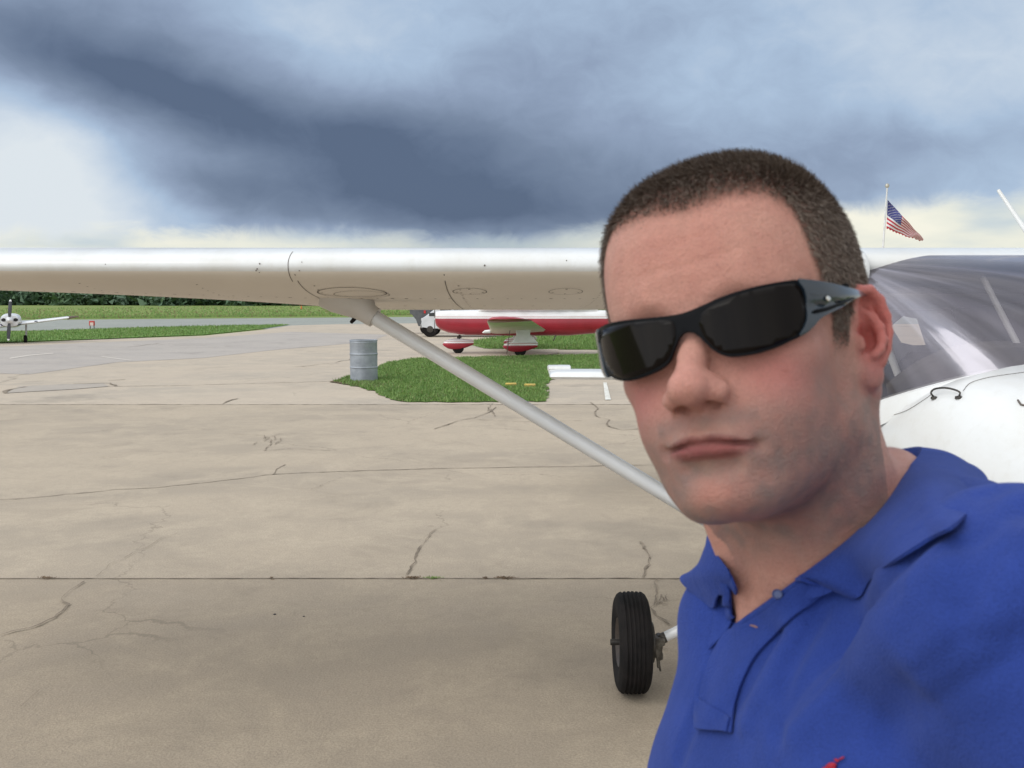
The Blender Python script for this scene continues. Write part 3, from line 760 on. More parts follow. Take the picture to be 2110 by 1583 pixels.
for i in range(NUW + 1):
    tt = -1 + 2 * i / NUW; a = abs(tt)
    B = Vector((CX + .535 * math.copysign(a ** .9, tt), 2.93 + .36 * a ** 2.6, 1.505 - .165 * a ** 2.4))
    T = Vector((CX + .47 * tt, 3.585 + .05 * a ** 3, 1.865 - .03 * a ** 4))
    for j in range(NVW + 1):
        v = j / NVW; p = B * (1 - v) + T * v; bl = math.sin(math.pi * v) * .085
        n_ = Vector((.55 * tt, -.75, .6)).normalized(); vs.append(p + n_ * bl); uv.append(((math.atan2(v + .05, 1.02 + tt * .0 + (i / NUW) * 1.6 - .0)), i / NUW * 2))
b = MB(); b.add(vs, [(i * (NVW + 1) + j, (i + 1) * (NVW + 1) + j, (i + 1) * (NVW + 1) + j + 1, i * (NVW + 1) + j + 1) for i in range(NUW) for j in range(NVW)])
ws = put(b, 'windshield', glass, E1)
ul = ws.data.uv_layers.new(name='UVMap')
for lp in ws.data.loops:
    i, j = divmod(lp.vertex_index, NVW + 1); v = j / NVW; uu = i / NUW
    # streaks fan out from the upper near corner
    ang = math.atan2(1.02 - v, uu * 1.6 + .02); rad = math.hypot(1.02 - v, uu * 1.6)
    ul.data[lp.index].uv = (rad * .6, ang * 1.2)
db = MB(); dr_ = []
for i in range(NUW + 1):
    tt = -1 + 2 * i / NUW; a = abs(tt); B = vs[i * (NVW + 1)]; sg = 1 if tt > 0 else -1
    dr_.append([B + Vector((0, .02, .004)), B + Vector((sg * .006 * a, -.02, -.004)), Vector((CX + (B.x - CX) * 1.0, B.y - .07, B.z - .020 - .05 * a ** 3))])
db.loft(dr_, cap=False, closed=False); recalc(put(db, 'cowl_deck', whitem, E1, angle=80))
b = MB(); b.tube([vs[i * (NVW + 1)] + Vector((0, -.004, -.004)) for i in range(NUW + 1)], .006, 8, squash=.6); put(b, 'windshield_strip', mat('light_trim', (.16, .155, .15), (.1, .1, .1), 4, rough=.4), E1)
b = MB(); b.tube([vs[j] for j in range(NVW + 1)], .016, 8); put(b, 'windshield_pillar', dark_metal, E1); b = MB(); b.tube([vs[NUW * (NVW + 1) + j] for j in range(NVW + 1)], .016, 8); put(b, 'windshield_pillar', dark_metal, E1)
# wing root fairing next to the windshield
b = MB(); rr = []
for k in range(9):
    t_ = k / 8; X = 1.205 + .09 * t_; s_ = math.sin(math.pi * (.12 + .5 * t_)); c0 = Vector((X, 3.60, 1.80))
    rr.append([c0 + Vector((0, -math.cos(q_) * .10 * s_, math.sin(q_) * .085 * s_)) for q_ in (2 * math.pi * m / 20 for m in range(20))])
b.loft(rr); recalc(put(b, 'root_fairing', whitem, E1))
# antenna, cowl hinge wire
b = MB(); b.tube([at(2150, 530, 3.95), at(2110, 470, 4.0), at(2057, 392, 4.1)], [.012, .010, .007], 10); put(b, 'antenna', whitem, E1)
def oncowl(px, py, off=.0):
    # march along the ray until the cowl surface
    d_ = ray(px, py); import mathutils
    hit, loc, nor, idx = cowl.ray_cast(Vector((0, 0, CAMH)) - E1.location, d_.normalized())
    return (loc + E1.location + nor * off) if hit else at(px, py, 2.7)
bpy.context.view_layer.update()
b = MB(); a_ = oncowl(1926, 820, 0); c_ = oncowl(1976, 819, 0)
lift = Vector((0, 0, .028))
b.tube(smoothpath([a_, a_ + lift * .55 + Vector((-.012, 0, 0)), a_ + lift + Vector((.0, 0, 0)), (a_ + c_) / 2 + lift * 1.05, c_ + lift * .6, c_], 6), .0030, 8)
for q_ in (a_, c_): b.lathe(q_, [(.012, -.004), (.011, .003), (.004, .005)], n=12)
put(b, 'hood_handle', dark_metal, E1)
b = MB()
for i, seq in enumerate(([(1812, 858), (1835, 857), (1870, 846), (1905, 824), (1922, 812)], [(1985, 806), (2000, 790), (2040, 778), (2110, 768)])):
    P_ = [oncowl(x, y, .0015) for x, y in smoothpath([(x, y, 0) for x, y in seq], 6) for _ in (0,)] if False else [oncowl(q.x, q.y, .0015) for q in smoothpath([(x, y, 0) for x, y in seq], 6)]
    b.tube(P_, .0008, 6)
b.tube([oncowl(2098, 826, .002), oncowl(2104, 835, .002), oncowl(2118, 838, .002)], .003, 6)
put(b, 'cowl_seam', seam_m, E1)
# propeller and spinner at the nose
b = MB(); b.lathe((CX, 1.52, .99), [(.002, -.30), (.06, -.25), (.105, -.16), (.13, -.04), (.135, .0)], axis='y', n=28); recalc(put(b, 'spinner', whitem, E1))
for s_ in (-1, 1):
    b = MB(); rr = []
    for r_, ch, tw in ((.10, .05, 55), (.25, .085, 40), (.5, .10, 28), (.75, .085, 20), (.86, .05, 17), (.88, .02, 16)):
        cc = Vector((CX, 1.40, .99)) + Vector((math.sin(R(70)) * s_ * r_, 0, math.cos(R(70)) * s_ * r_)); a_ = Vector((math.cos(R(70)) * s_, 0, -math.sin(R(70)) * s_)) * math.cos(R(tw)) + Vector((0, -1, 0)) * math.sin(R(tw)); n_ = a_.cross(Vector((math.sin(R(70)) * s_, 0, math.cos(R(70)) * s_)))
        rr.append([cc + a_ * ch / 2 * math.cos(q_) + n_ * ch * .09 * math.sin(q_) for q_ in (2 * math.pi * m / 14 for m in range(14))])
    b.loft(rr); recalc(put(b, 'propeller_blade', dark_metal, E1))
# wheels
def make_wheel(cx_, cy_, out, e):
    RW = .218
    wz = RW + .001; c0 = Vector((cx_, cy_, wz))
    b = MB(); prof = [(.100, -.052), (.125, -.062), (.160, -.070), (.188, -.068), (.205, -.059), (.213, -.048)]
    for k, g in enumerate((-.036, -.018, 0, .018, .036)):
        prof += [(.217 - abs(g) * .06, g - .006), (.212 - abs(g) * .06, g - .003), (.212 - abs(g) * .06, g + .003), (.217 - abs(g) * .06, g + .006)]
    prof += [(.213, .048), (.205, .059), (.188, .068), (.160, .070), (.125, .062), (.100, .052)]
    b.lathe(c0, prof, axis='x', n=64, cap=False)
    rb = MB(); rb.lathe(c0, [(.02, -.030), (.075, -.034), (.092, -.050), (.104, -.060), (.104, .060), (.092, .050), (.07, .02), (.02, .02)], axis='x', n=48)
    rim = recalc(put(rb, 'wheel', mat('rim_grey', (.07, .055, .048), (.045, .036, .03), 15, rough=.5, metal=.3), e))
    ty = recalc(put(b, 'tyre', rubber, e, angle=25)); ty.parent = rim
    ab = MB(); ab.tube([c0 + Vector((out * .03, 0, 0)), c0 + Vector((out * .092, 0, 0))], .013, 14); ab.tube([c0 + Vector((out * .03, 0, 0)), c0 + Vector((out * .05, 0, 0))], .026, 14)
    ax = put(ab, 'axle', dark_metal, e); ax.parent = rim
    # brake disc and caliper on the inner side
    bb = MB(); bb.lathe(c0 + Vector((-out * .088, 0, 0)), [(.02, -.004), (.086, -.004), (.086, .004), (.02, .004)], axis='x', n=40)
    bd = recalc(put(bb, 'brake_disc', dark_metal, e)); bd.parent = rim
    cb = MB(); q_ = c0 + Vector((-out * .108, -.03, -.01))
    cb.box(q_, (.018, .030, .045), bev=.008); cb.box(q_ + Vector((-out * .012, -.012, .025)), (.018, .016, .016), bev=.006); cb.box(q_ + Vector((-out * .008, -.008, -.036)), (.014, .018, .018), bev=.006)
    cb.tube([q_ + Vector((0, -.02, -.04)), q_ + Vector((-out * .005, -.02, -.075)), q_ + Vector((-out * .012, -.02, -.10))], [.008, .006, .004], 8)
    cb.tube([q_ + Vector((out * .006, -.03, -.03)), q_ + Vector((out * .0, -.032, -.08))], .005, 8)
    cb.tube([q_ + Vector((-out * .004, -.034, .02)), q_ + Vector((-out * .004, .0, .02))], .010, 8)
    put(cb, 'brake_caliper', mat('caliper_grey', (.16, .145, .12), (.07, .06, .05), 40, rough=.6, metal=.3), e)
    return c0
gc = gnd(1298, 1423)
WC = make_wheel(gc.x + .004, gc.y - .005, -1, E1)
make_wheel(2 * CX - gc.x, gc.y, 1, E1)
gear_m = paint
for s_ in (-1, 1):
    c0 = Vector((CX + s_ * (CX - WC.x), WC.y, WC.z)); i0 = c0 + Vector((-s_ * .118, .0, .015))
    b = MB(); b.tube([i0 + Vector((s_ * .02, 0, -.012)), i0 + Vector((-s_ * .03, 0, .008))], [.022, .024], 14)
    b.tube([i0 + Vector((-s_ * .0, -.028, .028)), i0 + Vector((-s_ * .02, -.03, .005))], .008, 8); b.box(i0 + Vector((0, -.01, -.008)), (.012, .03, .03), bev=.005)
    put(b, 'axle_bracket', dark_metal, E1)
    b = MB(); b.tube([i0 + Vector((-s_ * .022, 0, .006)), i0 + Vector((-s_ * .12, -.01, .055)), i0 + Vector((-s_ * .45, -.02, .24)), Vector((CX + s_ * .40, WC.y - .06, .62))], [.021, .026, .034, .045], 16)
    put(b, 'gear_leg', gear_m, E1)
# nose gear
b = MB(); b.tube([(CX, 2.0, .75), (CX, 1.93, .36)], [.035, .028], 14); b.tube([(CX - .07, 1.92, .36), (CX + .07, 1.92, .36)], .018, 10)
for s_ in (-1, 1): b.tube([(CX + s_ * .075, 1.92, .37), (CX + s_ * .075, 1.89, .17)], .013, 10)
put(b, 'nose_gear_fork', gear_m, E1)
b = MB(); b.lathe((CX, 1.89, .171), [(.07, -.04), (.12, -.055), (.15, -.05), (.168, -.03), (.170, 0), (.168, .03), (.15, .05), (.12, .055), (.07, .04)], axis='x', n=48)
recalc(put(b, 'nose_wheel', rubber, E1))

# ================================================================ red and white low-wing airplane
YR = 30.5
e0 = gnd(1066, 735); E2 = empty('low_wing_airplane', (at(1060, 700, YR).x, YR, 0)); tag(E2, 'red and white low-wing airplane parked nose left on the grass, half hidden behind the strut', 'airplane')
def redwhite(name, zs, slope=0.0, red=(.38, .020, .040), red2=(.30, .016, .032)):
    m = bpy.data.materials.new(name); m.use_nodes = True; t = NT(m.node_tree); b_ = t.n['Principled BSDF']; tcn = t.new('ShaderNodeTexCoord')
    s_ = t.new('ShaderNodeSeparateXYZ'); t.l.new(tcn.outputs['Object'], s_.inputs[0])
    f = t.m('LESS_THAN', t.m('ADD', s_.outputs[2], t.m('MULTIPLY', s_.outputs[0], slope)), zs)
    f2 = t.m('LESS_THAN', t.m('ABSOLUTE', t.m('SUBTRACT', s_.outputs[2], zs + .055)), .008)
    n = t.noise(tcn.outputs['Object'], 2, 5, .6)
    r_ = t.mix(t.smooth(n, .3, .7), red, red2); w_ = t.mix(t.smooth(n, .3, .7), (.78, .78, .79), (.68, .67, .66))
    w_ = t.mix(f2, w_, (.45, .20, .20))
    t.l.new(t.mix(f, w_, r_), b_.inputs['Base Color']); b_.inputs['Roughness'].default_value = .35; b_.inputs['Coat Weight'].default_value = .3
    return m
rw = redwhite('red_white_paint', 1.115)
def px2x(px, Y=YR): return (px - 1055) / FPX * Y
zt = 1.37
b = MB(); b.loft([[Vector((px2x(px), p.x - 0 + 0, p.z)) if False else Vector((px2x(px), YR + (p.x), p.z)) for p in sring(0, 0, hw, z0, z1, n=32, p=2.7)] for px, hw, z0, z1 in
    [(898, .22, .98, 1.30), (900, .36, .88, 1.345), (908, .42, .76, zt - .01), (925, .46, .66, zt), (960, .50, .585, zt + .01), (1050, .54, .57, zt + .02), (1170, .52, .57, zt + .02), (1240, .42, .66, zt), (1330, .28, .82, zt - .02), (1430, .12, 1.0, zt - .06), (1445, .05, 1.1, zt - .1)]])
recalc(put(b, 'fuselage', rw, E2, angle=50))
tint = mat('tinted_window', (.03, .035, .04), (.05, .05, .06), 3, rough=.08, spec=.8)
b = MB(); b.loft([[Vector((px2x(px), YR + p.x, p.z)) for p in sring(0, 0, hw, 1.3, z1, n=24, p=2.6)] for px, hw, z1 in [(985, .30, 1.37), (1010, .46, 1.70), (1040, .50, 1.86), (1110, .50, 1.88), (1180, .42, 1.72), (1230, .25, 1.42)]])
recalc(put(b, 'cabin_roof', rw, E2, angle=50))
for i, (x0, x1) in enumerate(((1018, 1052), (1058, 1092), (1098, 1130), (1136, 1160))):
    for s_ in (-1, 1):
        b = MB(); b.box(((px2x(x0) + px2x(x1)) / 2, YR + s_ * .475, 1.58), ((px2x(x1) - px2x(x0)) / 2, .03, .12), bev=.02); put(b, 'window', tint, E2)
# low wing: root under the fuselage, tips high (dihedral)
def air(c, ch, thick, tipz=0):
    return [Vector((c.x + x * ch, c.y, c.z + (naca(x)[0] if s_ == 0 else naca(x)[1] * .75) * ch * thick)) for x, s_ in [(x, 0) for x in XS[::2]] + [(x, 1) for x in XS[-3:0:-2]]]
for s_ in (-1, 1):
    root = Vector((px2x(1008), YR + s_ * .35, .70)); mid_ = Vector((px2x(1012), YR + s_ * 1.3, .80)); tip = Vector((px2x(1003, 26.0), YR + s_ * 4.45, 1.155))
    b = MB(); b.loft([air(root, 1.70, 1.15), air(mid_, 1.68, 1.1), air(tip + Vector((.0, -s_ * .25, -.035)), 1.24, 1.05), air(tip + Vector((.02, 0, 0)), 1.18, 1.05), air(tip + Vector((.06, s_ * .14, .02)), 1.08, .95), air(tip + Vector((.2, s_ * .22, .035)), .7, .6)])
    o = recalc(put(b, 'low_wing', [redwhite('wing_red', 5.0), mat('cream_under', (.84, .82, .72), (.76, .74, .64), 2, rough=.5)], E2, angle=60))
    for p in o.data.polygons:
        if p.normal.z < -.25 and abs(p.center.y) < 4.30: p.material_index = 1
# gear with wheel pants
pant_m = redwhite('pant_paint', .335)
def pant(px, Y, L, top, e):
    c0 = Vector((px2x(px, Y), Y, .20)); b = MB(); rr = []
    for t_, h1, h0, hw in ((0, .30, .27, .02), (.06, .38, .22, .07), (.18, .44, .15, .11), (.38, .475, .11, .125), (.6, .47, .13, .11), (.8, .45, .20, .07), (1, .43, .28, .015)):
        rr.append([Vector((c0.x - L / 2 + L * t_, Y + hw * math.cos(q_), (h1 + h0) / 2 + .005 + (h1 - h0) / 2 * math.sin(q_))) for q_ in (2 * math.pi * m / 20 for m in range(20))])
    b.loft(rr); o = recalc(put(b, 'wheel_pant', pant_m, e, angle=60))
    b = MB(); b.lathe((c0.x, Y, .185), [(.06, -.05), (.13, -.065), (.175, -.05), (.185, 0), (.175, .05), (.13, .065), (.06, .05)], axis='y', n=32)
    ty = recalc(put(b, 'tyre', rubber, e)); ty.parent = o
    return c0
pant(944, YR, .98, 0, E2); n0 = pant(1072, YR - 1.5, 1.05, 0, E2); pant(1070, YR + 1.5, 1.05, 0, E2)
b = MB(); b.tube([(px2x(946), YR, .46), (px2x(947), YR, .60)], .035, 10); b.tube([(px2x(942), YR, .52), (px2x(951), YR, .53)], .045, 10); put(b, 'nose_strut', dark_metal, E2)
for s_ in (-1, 1):
    Yg = YR + s_ * 1.5; b = MB()
    b.loft([[Vector((px2x(pa, Yg), Yg - .09, z)), Vector((px2x(pb2, Yg), Yg - .09, z)), Vector((px2x(pb2, Yg), Yg + .09, z)), Vector((px2x(pa, Yg), Yg + .09, z))] for pa, pb2, z in ((1054, 1108, .40), (1060, 1100, .56), (1064, 1092, .64), (1062, 1094, .86))])
    o = put(b, 'gear_fairing', mat('white_fairing', (.74, .74, .74), (.66, .66, .65), 3, rough=.4), E2); mm = o.modifiers.new('bevel', 'BEVEL'); mm.width = .03; mm.segments = 2
b = MB(); b.tube([(px2x(1051, YR - 1.6), YR - 1.6, .80), (px2x(1047, YR - 1.6), YR - 1.6, .42), (px2x(1044, YR - 1.6), YR - 1.6, .06)], .012, 6); put(b, 'tie_down_rope', mat('old_rope', (.12, .10, .08)), E2)
b = MB(); b.tube([(px2x(996), YR - .9, .69), (px2x(1001), YR - .9, .72), (px2x(1012), YR - .9, .73)], [.015, .05, .06], 12); put(b, 'landing_light', mat('white_fairing', (1, 1, 1)), E2)
b = MB(); b.tube([(px2x(1144), YR - .45, .60), (px2x(1139), YR - .55, .44)], .02, 8); put(b, 'step', dark_metal, E2)
b = MB(); b.loft([[Vector((px2x(x0), YR + s_ * th, z)) for x0, s_, th in ((xa, 0, 0), ((xa + xb) / 2, 1, .05), (xb, 0, 0), ((xa + xb) / 2, -1, .05))] for xa, xb, z in ((1365, 1445, zt - .1), (1410, 1450, 2.25))]); recalc(put(b, 'tail_fin', rw, E2))
b = MB(); b.loft([[Vector((px2x(1395) + x, YR + y, 1.22 + z)) for x, z in ((0, 0), (.3, .05), (.75, 0), (.3, -.05))] for y in (-1.7, 0, 1.7)]); recalc(put(b, 'tailplane', rw, E2))
b = MB()
for s_ in (-1, 1):
    b.loft([[Vector((px2x(896), YR + .0 + w_ * c_, 1.10 + s_ * r_)) + Vector((w_ * sx, 0, 0)) for sx, c_ in ((-.2, -1), (-.2, 1), (.2, 1), (.2, -1))] for r_, w_ in ((.03, .03), (.28, .05), (.42, .02))])
put(b, 'propeller', dark_metal, E2)
# concrete strip under its wheels
tag(sheet('pad', [(p.x, p.y) for p in gp((905, 731), (970, 722), (1150, 720), (1153, 729), (1060, 739), (915, 741))], .014, conc_far), kind='structure')

# ================================================================ white truck and the dark skip behind it
YT = 45.0; e = empty('white_pickup', (px2x(900, YT), YT, 0)); tag(e, 'white pickup truck with dark windows half hidden behind the nose of the red airplane', 'truck')
tp = mat('white_truck_paint', (.66, .68, .71), (.56, .58, .60), 2, rough=.3, coat=.4)
X0 = px2x(873, YT)
prof = [(0, .42), (-.02, .55), (.0, .80), (.04, .87), (.14, .93), (.50, 1.20), (.85, 1.42), (1.1, 1.52), (2.6, 1.54), (2.9, 1.15), (4.9, 1.12), (5.0, .5), (4.4, .38), (.4, .36)]
b = MB(); rr = []
for yy, k in ((-.92, .93), (-.86, 1), (.86, 1), (.92, .93)):
    rr.append([Vector((X0 + 2.5 + (x - 2.5) * (1 if k == 1 else .985), YT + yy, .9 + (z - .9) * k)) for x, z in prof])
b.loft(rr); o = recalc(put(b, 'truck_body', tp, e, angle=30))
b = MB(); 
b.box((X0 + .47, YT - .925, 1.03), (.13, .014, .075), bev=.01); b.box((X0 + 1.10, YT - .925, 1.27), (.26, .012, .11), bev=.01); b.box((X0 + 1.85, YT - .925, 1.33), (.38, .012, .13), bev=.01); 
put(b, 'side_window', tint, e)
b = MB(); b.loft([[Vector((X0 + .18, YT + y, .95)), Vector((X0 + .84, YT + y, 1.41)), Vector((X0 + .82, YT + y, 1.43)), Vector((X0 + .15, YT + y, .97))] for y in (-.78, .78)]); put(b, 'windscreen', tint, e)
b = MB(); b.box((X0 - .01, YT, .50), (.06, .88, .10), bev=.03); put(b, 'bumper', mat('grey_bumper', (.25, .25, .25)), e)
b = MB(); b.box((X0 + .02, YT - .72, .80), (.05, .14, .07), bev=.02); put(b, 'headlight', mat('lamp_glass', (.6, .6, .6), rough=.1), e)
for x in (.38, 3.9):
    for s_ in (-1, 1):
        b = MB(); b.lathe((X0 + x, YT + s_ * .80, .36), [(.2, -.11), (.33, -.12), (.36, -.09), (.36, .09), (.33, .12), (.2, .11)], axis='y', n=32); put(b, 'tyre', rubber, e)
        b = MB(); b.lathe((X0 + x, YT + s_ * .83, .36), [(.01, -.10), (.15, -.09), (.15, .09), (.01, .1)], axis='y', n=24); put(b, 'rim', dark_metal, e)
b = MB(); b.box((X0 + 2.4, YT, .45), (2.2, .7, .08)); put(b, 'chassis', dark_metal, e)
e = empty('dark_trailer', (px2x(860, 49), 49, 0)); tag(e, 'dark grey tapered hopper trailer with a red lamp standing just left of the white pickup', 'trailer')
hm = mat('dark_grey_steel', (.075, .08, .085), (.11, .115, .12), 4, rough=.6)
x0, x1 = px2x(848, 49), px2x(890, 49)
b = MB(); b.loft([[Vector((a, 48.3, z)), Vector((c_, 48.3, z)), Vector((c_, 49.7, z)), Vector((a, 49.7, z))] for a, c_, z in ((x0 + .42, x1, .38), (x0 + .30, x1, .72), (x0 + .08, x1, .98), (x0, x1, 1.0), (x0, x1, 1.45))]); o = put(b, 'hopper', hm, e, smooth=False); mm = o.modifiers.new('bevel', 'BEVEL'); mm.width = .02
for yy in (48.5, 49.5):
    b = MB(); b.lathe((x0 + .75, yy, .26), [(.1, -.1), (.24, -.1), (.26, -.07), (.26, .07), (.24, .1), (.1, .1)], axis='y', n=24); put(b, 'tyre', rubber, e)
b = MB(); b.box((px2x(875.5, 48.2), 48.26, at(875, 643, 48.2).z), (.05, .03, .07), bev=.01); put(b, 'lamp', mat('red_lens', (.6, .03, .03), rough=.2), e)

# (sign) beyond the apron
p = gnd(190, 679); e = empty('hold_sign', (p.x, p.y, -.01)); tag(e, 'small red and white sign board in the grass strip on the left', 'sign')
k = p.y / FPX
b = MB(); b.box((0, 0, .36), (5.6 * k, .05, 5.0 * k), bev=.02); put(b, 'board', mat('sign_red', (.55, .05, .05), (.5, .06, .05), 2), e) if False else b.build('board', mat('sign_red', (.55, .05, .05), (.5, .06, .05), 2), e)
b = MB(); b.box((.3 * k, -.055, .32), (3.4 * k, .008, 3.2 * k)); b.build('panel', mat('sign_pale', (.75, .6, .57), (.7, .5, .5), 2), e, smooth=False)
b = MB()
for s_ in (-1, 1): b = MB(); b.tube([(s_ * 4 * k, 0, 0), (s_ * 4 * k, 0, .3)], .025, 8); b.build('post', dark_metal, e)
p = gnd(621, 637); e = MB(); e.lathe((0, 0, 0), [(.14, 0), (.16, .02), (.10, .45), (.09, .62), (.03, .66)], n=14)
o = e.build('marker_cone', mat('marker_orange', (.65, .16, .04), (.55, .15, .05), 3)); o.location = (p.x, p.y, -.02); tag(o, 'tiny orange marker in the grass bank just under the wing', 'marker')

# ================================================================ twin-engine airplane at the left edge
YP = 37.0; hub = at(19.5, 660, YP); E3 = empty('twin_engine_airplane', (hub.x - 1.9, YP + 1.2, 0)); TW = R(24); tag(E3, 'white twin-engine airplane at the left edge with a dark two-blade propeller and thin wing', 'airplane')
tw = mat('twin_white', (.76, .77, .79), (.68, .69, .71), 2, rough=.3, coat=.3)
navy = mat('navy_stripe', (.03, .03, .07), (.05, .05, .09), 2, rough=.4); gold = mat('gold_stripe', (.45, .33, .15), rough=.4)
cxT = hub.x - 1.9
def nac(hx):
    b = MB(); b.loft([[Vector((hx + p.x * 1.0, Y, hub.z - .03 + p.z)) for p in sring(0, 0, hw, -h, h, n=28, p=2.8)] for Y, hw, h in ((YP + .10, .20, .13), (YP + .12, .30, .21), (YP + .30, .34, .25), (YP + 1.0, .36, .28), (YP + 2.2, .30, .22), (YP + 3.2, .10, .08))])
    n_ = recalc(put(b, 'nacelle', tw, E3, angle=50))
    for s_ in (-1, 1):
        b = MB(); rr = []
        for q_, yy in ((1, .095), (1, .14)): rr.append([Vector((hx + s_ * .205 + .085 * math.cos(a), YP + yy, hub.z + .01 + .065 * math.sin(a))) for a in (2 * math.pi * m / 16 for m in range(16))])
        b.loft(rr); o_ = recalc(put(b, 'air_intake', mat('intake_black', (.01, .01, .012)), E3)); o_.parent = n_; 
    b = MB(); b.loft([[Vector((hx + p.x * 1.0, Y, hub.z - .03 + p.z)) for p in sring(0, 0, hw, z0, z1, n=28, p=3.2)] for Y, hw, z0, z1 in ((YP + .20, .338, -.20, -.09), (YP + 1.0, .366, -.2, -.08), (YP + 2.0, .32, -.16, -.06))]); o_ = recalc(put(b, 'stripe', navy, E3)); o_.parent = n_
    b = MB(); b.loft([[Vector((hx + p.x * 1.0, Y, hub.z - .03 + p.z)) for p in sring(0, 0, hw, z0, z1, n=28, p=3.2)] for Y, hw, z0, z1 in ((YP + .20, .344, -.085, -.06), (YP + 1.0, .370, -.075, -.05), (YP + 2.0, .322, -.055, -.03))]); o_ = recalc(put(b, 'stripe', gold, E3)); o_.parent = n_
    b = MB(); b.lathe((hx, YP, hub.z), [(.005, -.27), (.06, -.22), (.11, -.12), (.135, 0), (.135, .1)], axis='y', n=24); sp_ = recalc(put(b, 'spinner', tw, E3))
    for s_ in (-1, 1):
        ux = Vector((math.sin(R(5)) * s_, 0, math.cos(R(5)) * s_)); ax_ = Vector((math.cos(R(5)), -.5, -math.sin(R(5)))).normalized(); b = MB(); rr = []
        for r_, ch in ((.08, .07), (.2, .13), (.4, .155), (.6, .14), (.72, .11), (.77, .07), (.79, .03)):
            c0 = Vector((hx, YP - .05, hub.z)) + ux * r_; n_2 = ax_.cross(ux)
            rr.append([c0 + ax_ * ch * .5 * math.cos(a) + n_2 * ch * .08 * math.sin(a) for a in (2 * math.pi * m / 12 for m in range(12))])
        b.loft(rr, mi=0)
        for f0 in range(4 * 12, 6 * 12): b.mi[f0] = 1
        b.mi[-1] = 1
        o_ = recalc(put(b, 'propeller_blade', [mat('blade_dark', (.03, .032, .045), (.05, .05, .06), 4, rough=.4), tw], E3))
nac(hub.x); nac(cxT - 1.9)
b = MB(); b.loft([[Vector((cxT + p.x, Y, p.z)) for p in sring(0, 0, hw, z0, z1, n=28, p=2.5)] for Y, hw, z0, z1 in ((YP - 1.6, .05, .85, .98), (YP - 1.3, .25, .72, 1.1), (YP - .4, .42, .6, 1.25), (YP + .6, .56, .55, 1.75), (YP + 2.2, .58, .55, 1.8), (YP + 3.6, .42, .65, 1.5), (YP + 6.8, .10, 1.0, 1.3))]); recalc(put(b, 'fuselage', tw, E3, angle=50))
b = MB(); 
wl = [at(40, 671, YP + .9), at(154, 656, YP + 1.1)]
for s_ in (1, -1):
    b = MB(); rr = []
    for x_, z_, ch, th in ((0.3, wl[0].z - .14, 1.7, 1.0), (wl[0].x - cxT, wl[0].z, 1.5, .85), (wl[1].x - cxT, wl[1].z, 1.05, .8), (wl[1].x - cxT + .06, wl[1].z + .01, .9, .5)):
        rr.append([Vector((cxT + s_ * x_, YP + .8 + x * ch, z_ + (naca(x)[0] if q_ == 0 else naca(x)[1]) * ch * th)) for x, q_ in [(x, 0) for x in XS[::3]] + [(x, 1) for x in XS[-4:0:-3]]])
    b.loft(rr); recalc(put(b, 'wing', tw, E3, angle=60))
    b = MB(); c0 = Vector((cxT + s_ * (wl[1].x - cxT), YP + 1.0, wl[1].z)); c1 = at(180, 652.5, YP + 1.3); c1 = Vector((cxT + s_ * (c1.x - cxT), c1.y, c1.z))
    b.tube([c0 + Vector((0, .1, .0)), c0 * .5 + c1 * .5, c1], [.075, .05, .02], 12); put(b, 'wing_tip', mat('tip_brown', (.22, .17, .12), (.15, .12, .1), 3), E3)
    b = MB(); b.box((cxT + s_ * (at(67, 662, YP).x - cxT), YP + .86, at(67, 664.5, YP).z), (.06, .05, .035), bev=.01); put(b, 'landing_light', navy, E3)
    gx = cxT + s_ * (at(48, 690, YP).x - cxT); b = MB(); b.tube([(gx, YP + 1.3, .85), (gx - s_ * .02, YP + 1.3, .25)], .035, 10); put(b, 'gear_leg', mat('gear_grey', (.45, .45, .46)), E3)
    b = MB(); b.lathe((gx - s_ * .05, YP + 1.3, .15), [(.05, -.05), (.12, -.06), (.15, -.04), (.15, .04), (.12, .06), (.05, .05)], axis='x', n=24); put(b, 'tyre', rubber, E3)
b = MB(); b.tube([(cxT, YP - .7, .7), (cxT, YP - .75, .22)], .04, 10); put(b, 'nose_gear_leg', mat('gear_grey', (.45, .45, .46)), E3)
b = MB(); b.lathe((cxT, YP - .75, .18), [(.05, -.06), (.14, -.07), (.18, -.04), (.18, .04), (.14, .07), (.05, .06)], axis='x', n=24); put(b, 'tyre', rubber, E3)
b = MB(); b.loft([[Vector((cxT + s_ * .05, YP + y, z)) for s_, y in ((0, ya), (1, (ya + yb) / 2), (0, yb), (-1, (ya + yb) / 2))] for ya, yb, z in ((5.4, 6.9, 1.25), (6.5, 7.1, 2.7))]); recalc(put(b, 'tail_fin', tw, E3))

rv = Matrix.Rotation(TW, 3, 'Z') @ Vector((1.9, -1.2, 0)); E3.location = Vector((hub.x, YP, 0)) - rv; E3.rotation_euler = (0, 0, TW)
